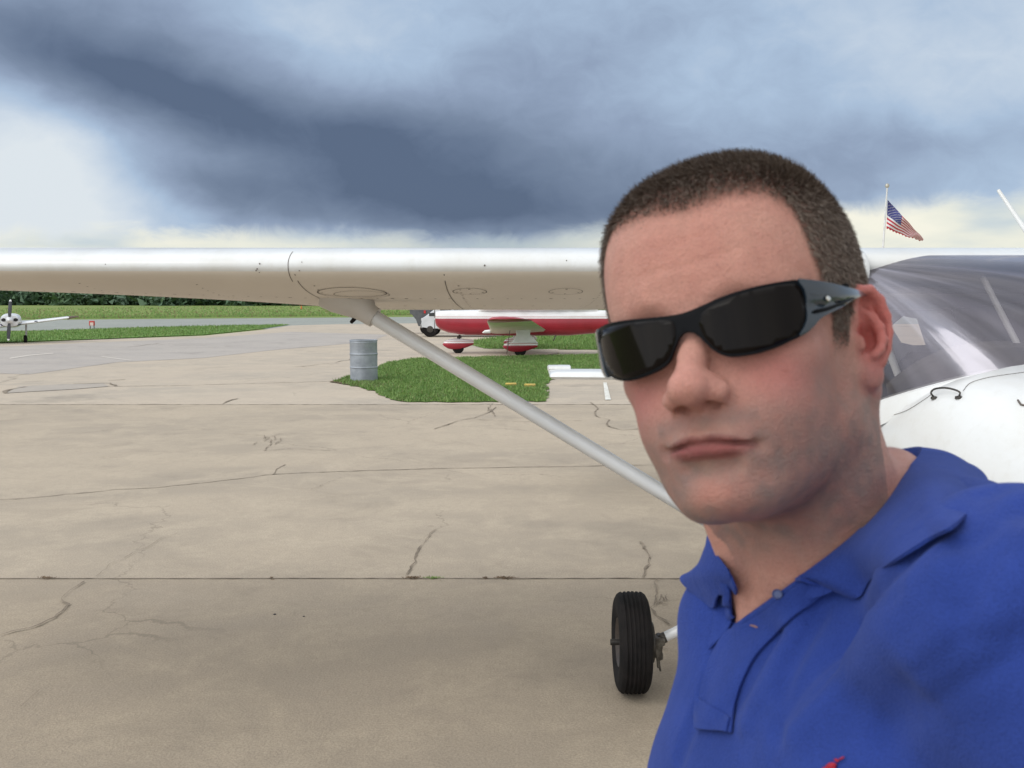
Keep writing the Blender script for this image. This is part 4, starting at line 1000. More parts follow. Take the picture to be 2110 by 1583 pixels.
# ================================================================ clay modelling: signed distances meshed with surface nets
F32 = np.float32
def V3(*a): return np.array(a, F32)
def sm(a, b, k):
    h = np.clip(.5 + .5 * (b - a) / k, 0, 1); return b + (a - b) * h - k * h * (1 - h)
def smax(a, b, k): return -sm(-a, -b, k)
def s_ell(p, c, r, M=None, n=2.0):
    q = p - V3(*c)
    if M is not None: q = q @ M
    q = q / V3(*r)
    if n == 2.0:
        k0 = np.sqrt((q * q).sum(1) + 1e-9); g = q / V3(*r); k1 = np.sqrt((g * g).sum(1) + 1e-9); return k0 * (k0 - 1) / k1
    a = np.abs(q) + 1e-6; k0 = (a ** n).sum(1) ** (1 / n); g = (a / k0[:, None]) ** (n - 1) / V3(*r); k1 = np.sqrt((g * g).sum(1)); return (k0 - 1) / k1 * 1.0
def s_cap(p, a, b, ra, rb=None):
    rb = ra if rb is None else rb; a = V3(*a); b = V3(*b); ab = b - a; pa = p - a
    h = np.clip(pa @ ab / (ab @ ab + 1e-9), 0, 1); d = pa - h[:, None] * ab
    return np.sqrt((d * d).sum(1) + 1e-9) - (ra + (rb - ra) * h)
def s_poly(p, pts, rs, k=.01):
    d = None
    for i in range(len(pts) - 1):
        q = s_cap(p, pts[i], pts[i + 1], rs[i], rs[i + 1]); d = q if d is None else (np.minimum(d, q) if k <= .01 else sm(d, q, k))
    return d
def meshify(fn, lo, hi, h, cf=5, newton=2):
    lo = np.array(lo, float); n = np.ceil((np.array(hi) - lo) / h).astype(int); n = ((n + cf - 1) // cf) * cf + 1
    cn = (n - 1) // cf + 1; H = h * cf
    gx = [lo[i] + H * np.arange(cn[i]) for i in range(3)]
    C = np.stack(np.meshgrid(*gx, indexing='ij'), -1).reshape(-1, 3).astype(F32)
    dc = fn(C).reshape(cn)
    D = np.repeat(np.repeat(np.repeat(dc, cf, 0), cf, 1), cf, 2)[:n[0], :n[1], :n[2]].copy()
    band = np.abs(dc) < H * 1.9
    mk = np.repeat(np.repeat(np.repeat(band, cf, 0), cf, 1), cf, 2)[:n[0], :n[1], :n[2]]
    # nearest-coarse upsample is offset: dilate by shifting half a block
    m2 = mk.copy()
    for ax in range(3):
        s_ = np.roll(m2, -cf // 2, ax) | np.roll(m2, -cf, ax) | m2; m2 = s_
    idx = np.argwhere(m2)
    pts = (lo + idx * h).astype(F32); out = np.empty(len(pts), F32)
    for i in range(0, len(pts), 400000): out[i:i + 400000] = fn(pts[i:i + 400000])
    D[m2] = out
    S = D < 0
    A = S[:-1, :-1, :-1]
    cnt = np.zeros(A.shape, np.int8)
    for i in (0, 1):
        for j in (0, 1):
            for k in (0, 1): cnt += S[i:n[0] - 1 + i, j:n[1] - 1 + j, k:n[2] - 1 + k]
    act = np.argwhere((cnt > 0) & (cnt < 8)); cid = -np.ones(A.shape, np.int32); cid[tuple(act.T)] = np.arange(len(act))
    pos = np.zeros((len(act), 3)); w_ = np.zeros(len(act)); cor = [(i, j, k) for i in (0, 1) for j in (0, 1) for k in (0, 1)]
    val = {c: D[act[:, 0] + c[0], act[:, 1] + c[1], act[:, 2] + c[2]] for c in cor}
    for a in cor:
        for ax in range(3):
            if a[ax]: continue
            b_ = list(a); b_[ax] = 1; b_ = tuple(b_); va, vb = val[a], val[b_]; m_ = (va < 0) != (vb < 0)
            t_ = np.where(m_, va / np.where(m_, va - vb, 1), 0)
            q = np.array(a, float)[None].repeat(len(act), 0); q[:, ax] += t_; pos += q * m_[:, None]; w_ += m_
    P_ = lo + (act + pos / w_[:, None]) * h
    faces = []
    for ax in range(3):
        u, v = (ax + 1) % 3, (ax + 2) % 3
        sl0 = [slice(None)] * 3; sl1 = [slice(None)] * 3; sl0[ax] = slice(0, -1); sl1[ax] = slice(1, None)
        ch = S[tuple(sl0)] != S[tuple(sl1)]; e_ = np.argwhere(ch)
        e_ = e_[(e_[:, u] > 0) & (e_[:, v] > 0) & (e_[:, u] < n[u] - 1) & (e_[:, v] < n[v] - 1)]
        def c_(du, dv):
            q = e_.copy(); q[:, u] -= du; q[:, v] -= dv; return cid[tuple(q.T)]
        Q = np.stack([c_(1, 1), c_(0, 1), c_(0, 0), c_(1, 0)], 1); ins = S[tuple(e_.T)]
        Q[~ins] = Q[~ins][:, ::-1]; faces.append(Q)
    Fc = np.concatenate(faces); Fc = Fc[(Fc >= 0).all(1)]
    for _ in range(newton):
        p = P_.astype(F32); d = fn(p); e = .04; g = np.stack([(fn(p + V3(*(e if i == j else 0 for j in range(3)))) - d) / e for i in range(3)], 1)
        gn = (g * g).sum(1) + 1e-4; st = np.clip(d / gn, -h, h)[:, None] * g; P_ = P_ - st * .9
    return P_, Fc
def np_mesh(name, P_, Fc, mats, parent=None, attr=None):
    me = bpy.data.meshes.new(name); me.vertices.add(len(P_)); me.vertices.foreach_set('co', np.asarray(P_, F32).ravel())
    k = Fc.shape[1]; me.loops.add(Fc.size); me.loops.foreach_set('vertex_index', Fc.ravel().astype(np.int32))
    me.polygons.add(len(Fc)); me.polygons.foreach_set('loop_start', np.arange(0, Fc.size, k, dtype=np.int32))
    me.update(calc_edges=True); me.validate()
    me.polygons.foreach_set('use_smooth', np.ones(len(me.polygons), bool))
    for m in (mats if isinstance(mats, (list, tuple)) else [mats]): me.materials.append(m)
    if attr is not None:
        a = me.color_attributes.new('tint', 'FLOAT_COLOR', 'POINT'); c = np.ones((len(P_), 4), F32); c[:, :attr.shape[1]] = attr; a.data.foreach_set('color', c.ravel())
    o = bpy.data.objects.new(name, me); col.objects.link(o)
    if parent is not None: o.parent = parent
    return o

# ---- frames, all lengths in centimetres; world = camera position + frame
cP, sP = math.cos(PITCH), math.sin(PITCH)
C2W = np.array([[1, 0, 0], [0, -sP, cP], [0, -cP, -sP]])           # cam (x right, y down, z forward) -> world, rows are world axes
def rotm(a, b_, c):
    ca, sa, cb, sb, cc, sc = math.cos(a), math.sin(a), math.cos(b_), math.sin(b_), math.cos(c), math.sin(c)
    return np.array([[cc, -sc, 0], [sc, cc, 0], [0, 0, 1]]) @ np.array([[1, 0, 0], [0, cb, -sb], [0, sb, cb]]) @ np.array([[ca, 0, sa], [0, 1, 0], [-sa, 0, ca]])
HPOSE = dict(a=.5669, b=-.1791, c=-.1103, t=(11.004, -3.684, 58.05))
Bn = np.array([[1, 0, 0], [0, 0, -1], [0, -1, 0]])
HM = C2W @ rotm(HPOSE['a'], HPOSE['b'], HPOSE['c']) @ Bn                   # head -> world
HT = C2W @ np.array(HPOSE['t'])
def toH(p): return ((p - HT) @ HM).astype(F32)
def fromH(q): return np.asarray(q) @ HM.T + HT
def camcm(px, py, D): return np.array(dep(px, py, D) - Vector((0, 0, CAMH))) * 100
# body frame
TH, PH, LEAN = R(66), R(20), R(6)
fv = np.array([-math.sin(TH), -math.cos(TH), 0]); lv = np.array([math.cos(TH), -math.sin(TH), 0])
lv2 = lv * math.cos(PH) + np.array([0, 0, 1]) * math.sin(PH); uv2 = np.cross(lv2, fv); uv2 /= np.linalg.norm(uv2)
if uv2[2] < 0: uv2 = -uv2
f2 = fv * math.cos(LEAN) + uv2 * math.sin(LEAN); u2 = np.cross(lv2, f2); u2 = u2 if u2[2] > 0 else -u2
BM = np.stack([lv2, f2, u2], 1)                                       # body -> world (columns)
BT = C2W @ np.array([21.8, 12.6, 67.5])
def toB(p): return ((p - BT) @ BM).astype(F32)
def fromB(q): return np.asarray(q) @ BM.T + BT

# ---- head
def earset(p):
    # p with |x|; local ear frame: a backward/outward, b up, w outward normal
    o_ = V3(6.85, -7.75, -1.35); ad = np.array([.43, -.903, .0]); bd = np.array([.0, -.16, .987]); bd = bd / np.linalg.norm(bd); wd = np.cross(ad, bd); wd = wd / np.linalg.norm(wd); wd = wd if wd[0] > 0 else -wd
    bd = np.cross(wd, ad); bd = bd if bd[2] > 0 else -bd
    return ((p - o_) @ np.stack([ad, bd, wd], 1).astype(F32)) * V3(1.0, 1.09, 1.0)
def ear_sdf(p):
    q = earset(p)
    plate = s_ell(q, (1.75, .35, -.18), (1.66, 2.95, .55))
    helix = s_poly(q, [(1.25, -.25, .12), (.55, .45, .45), (.22, 1.4, .62), (.50, 2.5, .75), (1.2, 3.15, .80), (2.1, 3.2, .80), (2.95, 2.55, .75), (3.35, 1.4, .68), (3.35, .2, .58), (2.95, -1.0, .48), (2.35, -1.9, .38)], [.24, .27, .30, .34, .38, .40, .38, .34, .30, .27, .26], .15)
    anti = s_poly(q, [(1.35, 2.05, .25), (2.0, 1.35, .52), (2.4, .5, .68), (2.35, -.4, .72), (1.95, -1.1, .70), (1.35, -1.50, .66)], [.24, .30, .34, .32, .30, .30], .2)
    anti2 = s_poly(q, [(2.35, 2.3, .30), (2.3, 1.3, .50), (2.4, .5, .62)], [.22, .26, .30], .2)
    lobe = s_ell(q, (1.25, -2.45, .10), (1.05, 1.15, .42))
    lobe = sm(lobe, s_cap(q, (.35, -2.3, -.25), (.2, -1.2, -.2), .5, .5), .5)
    trag = s_ell(q, (.42, -.62, .52), (.34, .58, .36))
    wall = s_poly(q, [(.35, 1.4, .15), (.60, 2.4, .25), (1.2, 2.95, .3), (2.1, 3.0, .3), (2.85, 2.45, .28), (3.2, 1.4, .22), (3.2, .2, .15), (2.85, -1.0, .1)], [.32, .36, .38, .38, .36, .34, .32, .3], .15)
    d = sm(plate, lobe, .6); d = sm(d, wall, .3); d = sm(d, helix, .32)
    conch = s_ell(q, (1.28, -.10, .80), (1.02, 1.12, 1.05)); d = smax(d, -conch, .25)
    d = smax(d, -s_cap(q, (1.75, 2.35, .82), (2.80, .9, .72), .38, .32), .28)   # scapha hollow
    d = smax(d, -s_cap(q, (2.85, .8, .62), (2.55, -.9, .55), .24, .16), .25)
    d = sm(d, anti, .28); d = sm(d, anti2, .25)
    d = sm(d, trag, .28)
    d = smax(d, -s_cap(q, (.75, -.45, .6), (.9, -1.15, .9), .26, .2), .2)
    root = s_ell(q, (.6, .4, -1.0), (1.0, 2.4, 1.0))
    return sm(d, root, .6) / 1.05
def head_sdf(P_):
    x = P_[:, 0]; p = P_.copy(); ax = np.abs(x); p[:, 0] = ax
    cran = s_ell(P_, (-.12, -9.5, 3.0), (7.85, 9.75, 9.05), n=2.3)
    fore = s_ell(P_, (0, -5.4, 4.0), (7.1, 6.3, 6.5), n=2.5)
    face = s_ell(P_, (.08, -5.6, -3.0), (6.18, 6.0, 8.2), n=2.45)
    jaw = s_ell(P_, (.1, -4.9, -7.0), (5.0, 5.6, 4.9), n=2.3)
    d = sm(cran, fore, 1.5); d = sm(d, face, 1.5); d = sm(d, jaw, 1.5)
    d = sm(d, s_cap(p, (4.75, -8.0, -6.7), (1.8, -1.8, -10.3), 1.45, 1.4), 1.6)       # mandible
    d = sm(d, s_cap(p, (5.6, -8.6, -2.0), (5.1, -7.9, -6.4), 1.5, 1.5), 1.5)
    d = sm(d, s_ell(P_, (0, -1.05, -10.3), (2.4, 2.1, 1.65)), 1.1)                  # chin
    d = sm(d, s_ell(p, (4.2, -2.9, -2.6), (2.1, 1.9, 1.6)), 1.4)                    # cheekbone
    d = sm(d, s_ell(p, (2.9, -2.4, -5.3), (2.1, 2.15, 2.3)), 1.6)                     # cheek
    d = sm(d, s_ell(P_, (0, -1.3, -7.3), (3.1, 2.75, 2.9)), 1.2)                     # muzzle
    d = sm(d, s_poly(p, [(.6, -.35, 1.6), (2.6, -.55, 2.0), (4.7, -1.8, 1.7)], [.75, .8, .7], .3), 1.0)
    d = smax(d, -s_ell(p, (3.2, 1.1, -.3), (1.75, 1.7, 1.25)), 1.1)                  # sockets
    d = sm(d, s_ell(p, (3.2, -1.75, -.2), (1.35, 1.25, 1.15)), .25)
    z_ = P_[:, 2]; wx = np.exp(-(x / 3.8) ** 2) * (P_[:, 1] > -3)
    d = d + wx * (.045 * np.exp(-((z_ - 3.35 - .02 * ax * ax) / .22) ** 2) - .035 * np.exp(-((z_ - 2.75) / .5) ** 2) + .030 * np.exp(-((z_ - 4.9 - .015 * x * x + .03 * x) / .22) ** 2))
    # nose
    d = sm(d, s_poly(P_, [(0, -.75, 1.2), (0, -.05, -.4), (0, 1.15, -2.3), (0, 2.25, -3.9)], [.75, .66, .82, .92], .3), .9)
    d = sm(d, s_ell(p, (.35, 2.45, -4.3), (.82, .92, .80)), .8)
    d = sm(d, s_ell(p, (1.42, 1.15, -4.65), (.72, 1.1, .72)), .62)
    d = sm(d, s_ell(p, (.85, 1.4, -4.15), (.62, .9, .8)), .5)
    d = sm(d, s_cap(P_, (0, 2.5, -4.75), (0, 1.1, -5.25), .42, .42), .35)
    d = smax(d, -s_poly(p, [(.72, 1.95, -5.75), (1.0, 1.35, -5.15), (.8, 1.1, -4.5)], [.40, .42, .2], .1), .16)
    d = smax(d, -s_cap(p, (2.1, 1.0, -4.2), (2.2, .95, -5.1), .10, .10), .5)       # alar crease
    # folds
    d = smax(d, -s_cap(p, (2.15, 1.35, -5.1), (3.45, .45, -7.6), .10, .10), .55)
    d = smax(d, -s_cap(p, (.0, 1.95, -5.9), (0, 2.0, -6.7), .16, .16), .45)
    # lips
    p = p.copy(); p[:, 2] += np.clip(x, 0, 4) * .115
    up = s_poly(p, [(2.55, .20, -7.34), (1.5, 1.00, -7.20), (.55, 1.42, -7.0), (0, 1.38, -7.08)], [.14, .32, .38, .36], .15)
    lw = s_poly(p, [(2.45, .18, -7.5), (1.3, .90, -7.78), (.45, 1.16, -7.9), (0, 1.16, -7.92)], [.14, .38, .46, .46], .15)
    d = sm(d, up, .32); d = sm(d, lw, .38)
    d = smax(d, -s_poly(p, [(2.75, .32, -7.48), (1.6, 1.16, -7.44), (.7, 1.68, -7.42), (0, 1.76, -7.48)], [.15, .16, .15, .15], .05), .14)
    d = smax(d, -s_ell(p, (3.0, .4, -7.57), (.22, .3, .25)), .6)
    p[:, 2] -= np.clip(x, 0, 4) * .115
    d = smax(d, -s_cap(p, (0, 1.48, -8.85), (1.35, 1.0, -8.8), .48, .40), .8)          # below the lower lip
    e = ear_sdf(p); d = sm(d, e, .35)
    return d
# ---- neck, torso, arms in the body frame
SHL = (17.0, 2.0, -5.0); SHR = (-13.0, -8.5, -9.0)
ELL = toB(np.array([C2W @ np.array([34.0, 30.0, 31.0])]))[0]; WRL = toB(np.array([C2W @ np.array([14.5, 7.5, 3.0])]))[0]
ELR = (-20.5, -9.0, -35.0); WRR = (-21.0, -1.0, -59.0)
def neck_sdf(P_):
    h0 = fromH([1.8, -9.9, -5.5]); h0 = toB(h0[None])[0]
    q = toB(P_)
    d = s_cap(q, h0, (0, -1.2, -3.5), 5.3, 6.1)
    a = toB(fromH([6.4, -10.5, -4.5])[None])[0]
    d = sm(d, s_cap(q, a, (2.2, 4.6, -4.6), 1.25, .9), 1.1)           # his left sternomastoid
    a2 = toB(fromH([-6.4, -10.5, -4.5])[None])[0]
    d = sm(d, s_cap(q, a2, (-2.2, 4.4, -4.6), 1.0, .8), 1.8)
    d = sm(d, s_ell(q, (0, 4.2, 1.2), (1.5, 1.4, 1.8)), 1.6)
    d = sm(d, s_cap(q, (2.9, -4.6, 5.6), (8.5, -4.2, -1.8), 2.2, 3.2), 3.0)
    return d
def torso_sdf(q, off=0.0):
    d = s_ell(q, (.2, -1.9, -22), (16.8, 10.6, 21), n=2.4)
    d = sm(d, s_cap(q, (-9, -3, -5.5), (9, -3, -4.5), 4.6, 4.6), 4)
    d = sm(d, s_cap(q, (0, -5, 2.0), (13.5, -1.5, -3.4), 4.0, 4.6), 3.5)
    d = sm(d, s_cap(q, (0, -5, 2.0), (-13.5, -6, -5), 4.2, 4.2), 3.5)
    d = sm(d, s_ell(q, (6.8, 4.4, -18), (7.2, 3.8, 9)), 5.0); d = sm(d, s_ell(q, (-7.2, 4.6, -18), (7.0, 3.8, 8)), 4.5)
    d = sm(d, s_ell(q, (0, -1, -42), (15.5, 11.5, 17), n=2.3), 5)
    d = sm(d, s_ell(q, (-7.4, 1.2, -8.0), (4.6, 4.5, 4.6)), 2.5)
    d = sm(d, s_ell(q, (-8.0, 1.2, -3.4), (4.2, 4.4, 3.8)), 2.0)
    d = sm(d, s_cap(q, SHL, SHL, 5.6), 4.5); d = sm(d, s_cap(q, SHR, SHR, 5.2), 3.5)
    return d
def arms_sdf(q, r=1.0):
    d = s_poly(q, [SHL, ELL, WRL], [5.2, 4.1, 2.7], .5)
    d2 = s_poly(q, [SHR, ELR, WRR], [4.9, 4.0, 2.6], .5)
    return np.minimum(d, d2)
def hand_sdf(q):
    out = None
    for (w_, e_, side) in ((np.array(WRL), np.array(ELL), 1), (np.array(WRR), np.array(ELR), -1)):
        dr = (w_ - e_) / np.linalg.norm(w_ - e_); lat = np.cross(dr, [0, 1.0, .2]); lat /= np.linalg.norm(lat); nr = np.cross(lat, dr)
        pc = w_ + dr * 5
        d = s_cap(q, w_, pc, 2.3, 2.6)
        Mx = np.stack([lat, dr, nr], 1).astype(F32); d = sm(d, s_ell(q, pc, (4.0, 4.8, 1.5), Mx), 1.2)
        for k, (o_, L) in enumerate(((-2.9, 6.2), (-1.0, 7.4), (.95, 7.0), (2.7, 5.4))):
            a = pc + lat * o_ + dr * 3.6; b_ = a + dr * L * .42 + nr * .6; c = b_ + dr * L * .26 + nr * 1.2; e = c + dr * L * .12 + nr * 1.1
            d = sm(d, s_poly(q, [a, b_, c, e], [.92, .85, .78, .66], .1), .4)
        a = w_ + lat * -2.2 + dr * 1.8; b_ = a - lat * 2.0 + dr * 2.6 + nr * .6; c = b_ - lat * .9 + dr * 2.6 + nr * .7; e = c + dr * 2.0 + nr * .4
        d = sm(d, s_poly(q, [a, b_, c, e], [1.5, 1.15, .95, .8], .2), .6)
        out = d if out is None else np.minimum(out, d)
    return out
_o = toB(np.zeros((1, 3)))[0]; _a = toB(camcm(1511, 1288, .62)[None])[0]; _r = toB(camcm(1656, 1184, .61)[None])[0]; _l = toB(camcm(1503, 1160, .64)[None])[0]
CUTN = np.cross(_r - _o, _a - _o); CUTN /= np.linalg.norm(CUTN); CUTN = (CUTN if CUTN @ (_l - _a) < 0 else -CUTN).astype(F32)
def upper_skin(P_):
    d = sm(head_sdf(toH(P_)), neck_sdf(P_), 1.3)
    q = toB(P_); t_ = torso_sdf(q) + .75 * np.clip((-q[:, 2] - 6.0) / 2, 0, 1)
    t_ = smax(t_, -s_ell(q, (0, 7.6, -2.2), (1.3, 2.6, 1.2)), 1.2)      # hollow above the breastbone
    d = sm(d, t_, 2.2)
    d = d + .55 * np.clip(((q - _a) @ CUTN) / .9, 0, 1) * (q[:, 1] > 0)
    return d
BUST = 1
def fine_fn(P_):
    return smax(upper_skin(P_), s_cut(P_), .05)
def s_cut(P_):
    q = toB(P_); return np.sqrt((q[:, 0] ** 2 + q[:, 1] ** 2 + (q[:, 2] + 2) ** 2) + 1e-6) * 0 + (-(q[:, 2] + 13.0))
# ================================================================ the man
CAM0 = np.array([0, 0, CAMH])
HOME = Vector((BT[0] / 100, BT[1] / 100, 0)) if False else Vector((.30, .86, 0))
ME = empty('person', HOME); tag(ME, 'man with cropped brown hair in a blue polo shirt taking a picture of himself', 'person')
def W2L(P_): return P_ / 100 + CAM0 - np.array(HOME)
hh = .16 * (QUICK if 'QUICK' in globals() else 1.0)
hb = fromH([[x, y, z] for x in (-9.5, 9.5) for y in (-20, 4) for z in (-13, 13)]); nb = fromB([[x, y, z] for x in (-13, 13) for y in (-10, 12) for z in (-14, 2)])
allp = np.vstack([hb, nb]); P_, Fc = meshify(fine_fn, allp.min(0) - 1, allp.max(0) + 1, hh)
SKP = P_; SKF = Fc
# ---- skin tint: r,g,b base colour by region (pigment, stubble, lips, painted shade in the mouth creases)
H_ = toH(P_); ax = np.abs(H_[:, 0]); x, y, z = H_.T
def bell(c, r, sym=True):
    q = (np.stack([ax if sym else x, y, z], 1) - np.array(c)) / np.array(r); return np.exp(-(q * q).sum(1))
base = np.tile(np.array([.49, .255, .20]), (len(P_), 1))
def blend(m, c):
    global base
    base = base * (1 - m[:, None]) + np.array(c) * m[:, None]
blend(.50 * bell((0, 1, 4.2), (5, 4, 3.4)), (.50, .215, .165))
blend(.85 * bell((4.2, -1.5, -4.2), (2.5, 3, 2.3)), (.41, .125, .115))
blend(.55 * bell((0, 2.6, -4.2), (1.6, 2, 1.8)), (.52, .21, .175))
blend(.45 * bell((0, .8, -10.2), (2.2, 2, 1.3)), (.44, .165, .13))
q_ = earset(np.abs(H_ * np.array([1, 0, 0])) + H_ * np.array([0, 1, 1])); earm = 1 / (1 + np.exp(-(q_[:, 0] - .25) * 5)) * (np.abs(q_[:, 1]) < 4.2) * (q_[:, 0] < 5) * (ax > 7.0) * (y < -7.5)
blend(.85 * earm, (.52, .13, .115)); 
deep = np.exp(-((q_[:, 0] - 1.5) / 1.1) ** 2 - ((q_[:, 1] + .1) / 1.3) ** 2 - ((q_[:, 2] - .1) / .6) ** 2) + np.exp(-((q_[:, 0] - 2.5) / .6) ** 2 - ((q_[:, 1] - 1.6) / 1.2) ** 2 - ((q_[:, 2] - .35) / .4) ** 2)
blend(np.clip(1.0 * deep * earm, 0, 1), (.33, .045, .035))  # hollows of the ear tinted a deeper red
# beard shadow
jawline = 1 / (1 + np.exp(-(-6.0 - z - .24 * (y + 4) * -1 * 0 + 0.0 - np.clip((ax - 3.2) * -.2, -2, 1)) * 1.2))
side = 1 / (1 + np.exp(-( -3.5 - z) * .9)) * np.clip((ax - 4.6) / 1.4, 0, 1)
mz = np.exp(-((z + 6.2) / .8) ** 2) * (ax < 3.2) * 1.0
beard = np.clip(np.maximum(np.maximum(jawline, side * .9), mz * .9), 0, 1) * (y > -10.5) * np.clip((z + 15.5) / 2.5, 0, 1)
beard = beard * (1 - .8 * bell((0, 1.2, -10.3), (1.7, 1.6, .9)))
rng = np.random.RandomState(3)
from mathutils import noise as mnoise
nz = np.array([mnoise.noise((a * 1.3, b_ * 1.3, c * 1.3)) for a, b_, c in H_[:: 1]]) if len(H_) < 400000 else rng.rand(len(H_)) * 0
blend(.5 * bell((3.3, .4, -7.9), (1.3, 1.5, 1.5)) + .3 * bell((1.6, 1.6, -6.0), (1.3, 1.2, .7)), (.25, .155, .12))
blend(np.clip(.85 * beard * (1 + .5 * nz), 0, 1), (.20, .135, .12))
blend(np.clip(.62 * bell((0, 1.8, -8.8), (1.5, 1.2, .5)) + .55 * bell((0, 2, -6.5), (.9, 1.2, .7)), 0, 1), (.22, .14, .10))  # shade below the lower lip painted in, with moustache stubble
zl = z + np.clip(x, 0, 4) * .115
lipm = np.clip(1.25 - ((ax / 2.55) ** 2.4 + ((zl + 7.52) / np.where(zl > -7.44, .60 - .10 * np.exp(-(ax / .35) ** 2), .78)) ** 2), 0, 1) ** .5 * (y > -.6)
blend(np.clip(lipm, 0, 1) * (zl > -7.44), (.135, .032, .034)); blend(np.clip(lipm, 0, 1) * (zl <= -7.44), (.205, .052, .054))
zl = z + np.clip(x, 0, 4) * .115
ml_ = np.exp(-((zl - np.interp(ax, [0, .7, 1.6, 2.75], [-7.48, -7.42, -7.44, -7.49])) / .08) ** 2) * np.clip((2.75 - ax) / .5, 0, 1) * (y > -.5)
blend(np.clip(.7 * ml_, 0, 1), (.085, .02, .02))  # crease shade between the lips, painted as a dark line
base *= (1 + .08 * nz[:, None]); base *= 1.10
if 'BVH' not in globals():
    from mathutils.bvhtree import BVHTree as _B
    _bv = _B.FromPolygons([Vector(v) for v in (P_ / 100 + CAM0)], [tuple(f) for f in Fc.tolist()])
    for px_, py_, rr_, st_, cc_ in ((1620, 766, .16, .7, (.30, .10, .08)), (1575, 745, .10, .4, (.3, .12, .1)), (1690, 905, .11, .5, (.24, .12, .09)), (1350, 560, .12, .35, (.4, .17, .13)), (1560, 520, .10, .35, (.36, .16, .12)), (1740, 1010, .12, .5, (.24, .11, .09)), (1655, 1120, .11, .5, (.25, .12, .09))):
        l_, _n, _i, _d = _bv.ray_cast(Vector((0, 0, CAMH)), ray(px_, py_).normalized())
        if l_ is not None: blend(st_ * np.exp(-((P_ - (np.array(l_) - CAM0) * 100) ** 2).sum(1) / rr_ ** 2), cc_)
skin = bpy.data.materials.new('skin'); skin.use_nodes = True; t = NT(skin.node_tree); b_ = t.n['Principled BSDF']
va = t.new('ShaderNodeVertexColor', layer_name='tint'); tcn = t.new('ShaderNodeTexCoord')
blo = t.noise(tcn.outputs['Object'], 45, 5, .6); c = t.mix(t.smooth(blo, .35, .7, 0, .32), va.outputs[0], (.42, .15, .12))
fn_ = t.noise(tcn.outputs['Object'], 900, 3, .6); c = t.mix(t.smooth(fn_, .48, .72, 0, .34), c, (.20, .10, .08))
mf_ = t.noise(tcn.outputs['Object'], 210, 5, .7); c = t.mix(t.smooth(mf_, .45, .72, 0, .22), c, (.30, .13, .10))
t.l.new(c, b_.inputs['Base Color']); b_.inputs['Subsurface Weight'].default_value = .13; b_.inputs['Subsurface Scale'].default_value = .006
b_.inputs['Subsurface Radius'].default_value = (1, .35, .2); b_.inputs['Roughness'].default_value = .44; b_.inputs['Specular IOR Level'].default_value = .42
bn = t.new('ShaderNodeBump'); bn.inputs['Distance'].default_value = .0015; t.l.new(t.noise(tcn.outputs['Object'], 420, 6, .7), bn.inputs['Height']); t.l.new(bn.outputs[0], b_.inputs['Normal'])
if 'QUICK' not in globals():
    def coarse_fn(Q):
        q = toB(Q); d = sm(torso_sdf(q), arms_sdf(q), 1.5); return sm(d, hand_sdf(q), .8)
    cp = fromB([[x_, y_, z_] for x_ in (-27, 24) for y_ in (-18, 14) for z_ in (-78, 4)]); hnd = C2W @ np.array([12., 8, -6]); cp = np.vstack([cp, hnd[None] - 6, hnd[None] + 6, (C2W @ np.array([38., 34, 31]))[None]])
    P2, F2 = meshify(lambda Q: np.maximum(coarse_fn(Q) + .0, np.where(toB(Q)[:, 2] > -11, np.linalg.norm(toB(Q) - V3(0, 0, -5), axis=1) * -1 + 12.5, -99)) if False else coarse_fn(Q) + .4 * (toB(Q)[:, 0] < 16), cp.min(0) - 1, cp.max(0) + 1, .45, cf=4, newton=1)
    SK_ = np.vstack([P_, P2]); SF_ = np.vstack([Fc, F2 + len(P_)]); SB_ = np.vstack([base, np.tile(np.array([.58, .34, .25]), (len(P2), 1))])
else: SK_, SF_, SB_ = P_, Fc, base
body = np_mesh('body', W2L(SK_), SF_, skin, ME, SB_)
# ================================================================ hair
from mathutils.bvhtree import BVHTree
from mathutils.geometry import delaunay_2d_cdt
head_bvh = BVHTree.FromPolygons([Vector(v) for v in (SKP / 100 + CAM0)], [tuple(f) for f in SKF.tolist()])
def skin_hit(px, py):
    l, n_, i, d_ = head_bvh.ray_cast(Vector((0, 0, CAMH)), ray(px, py).normalized()); return None if l is None else toH((np.array(l) - CAM0)[None] * 100)[0]
if 'DUMP' in globals():
    for q in [(1256,492),(1290,461),(1339,451),(1396,443),(1445,426),(1495,409),(1545,401),(1578,404),(1611,423),(1635,453),(1651,492),(1664,532),(1678,562),(1690,600),(1717,645),(1718,712),(1752,712),(1765,660)]:
        h_ = skin_hit(*q)
        if h_ is not None: print('HL', q, h_.round(2), 'az', round(math.degrees(math.atan2(h_[0], h_[1] + 9)), 1))
HL = HAIRLINE = [(-95, -1.5), (-80, -2.0), (-62, -2.0), (-56, .3), (-50, 2.2), (-44, 5.2), (-38, 6.8), (-30, 7.4), (-20, 7.3), (-8, 7.1), (4, 6.7), (12, 6.8), (20, 7.0), (28, 6.95), (34, 6.7), (39, 6.1), (43, 5.1), (45, 4.0), (47, 2.8), (49.5, 1.9), (52, .8), (57, -.2), (60, -2.1), (73, -2.2), (77, -.4), (84, .9), (96, 1.7), (104, 1.6), (112, .0), (122, -3.0), (140, -5.5), (180, -7.0)]
hl_az = np.array([a for a, z_ in HL]); hl_z = np.array([z_ for a, z_ in HL])
def hairness(Hq):
    a_ = np.degrees(np.arctan2(Hq[:, 0], Hq[:, 1] + 9)); a2 = np.where(a_ < -95, -a_, a_); z_ = np.interp(a2, hl_az, hl_z)
    return Hq[:, 2] - z_
rng = np.random.RandomState(11)
V_ = SKP; F_ = SKF
tri = np.concatenate([F_[:, [0, 1, 2]], F_[:, [0, 2, 3]]])
Hc = toH(V_[tri].mean(1)); hn_ = hairness(Hc)
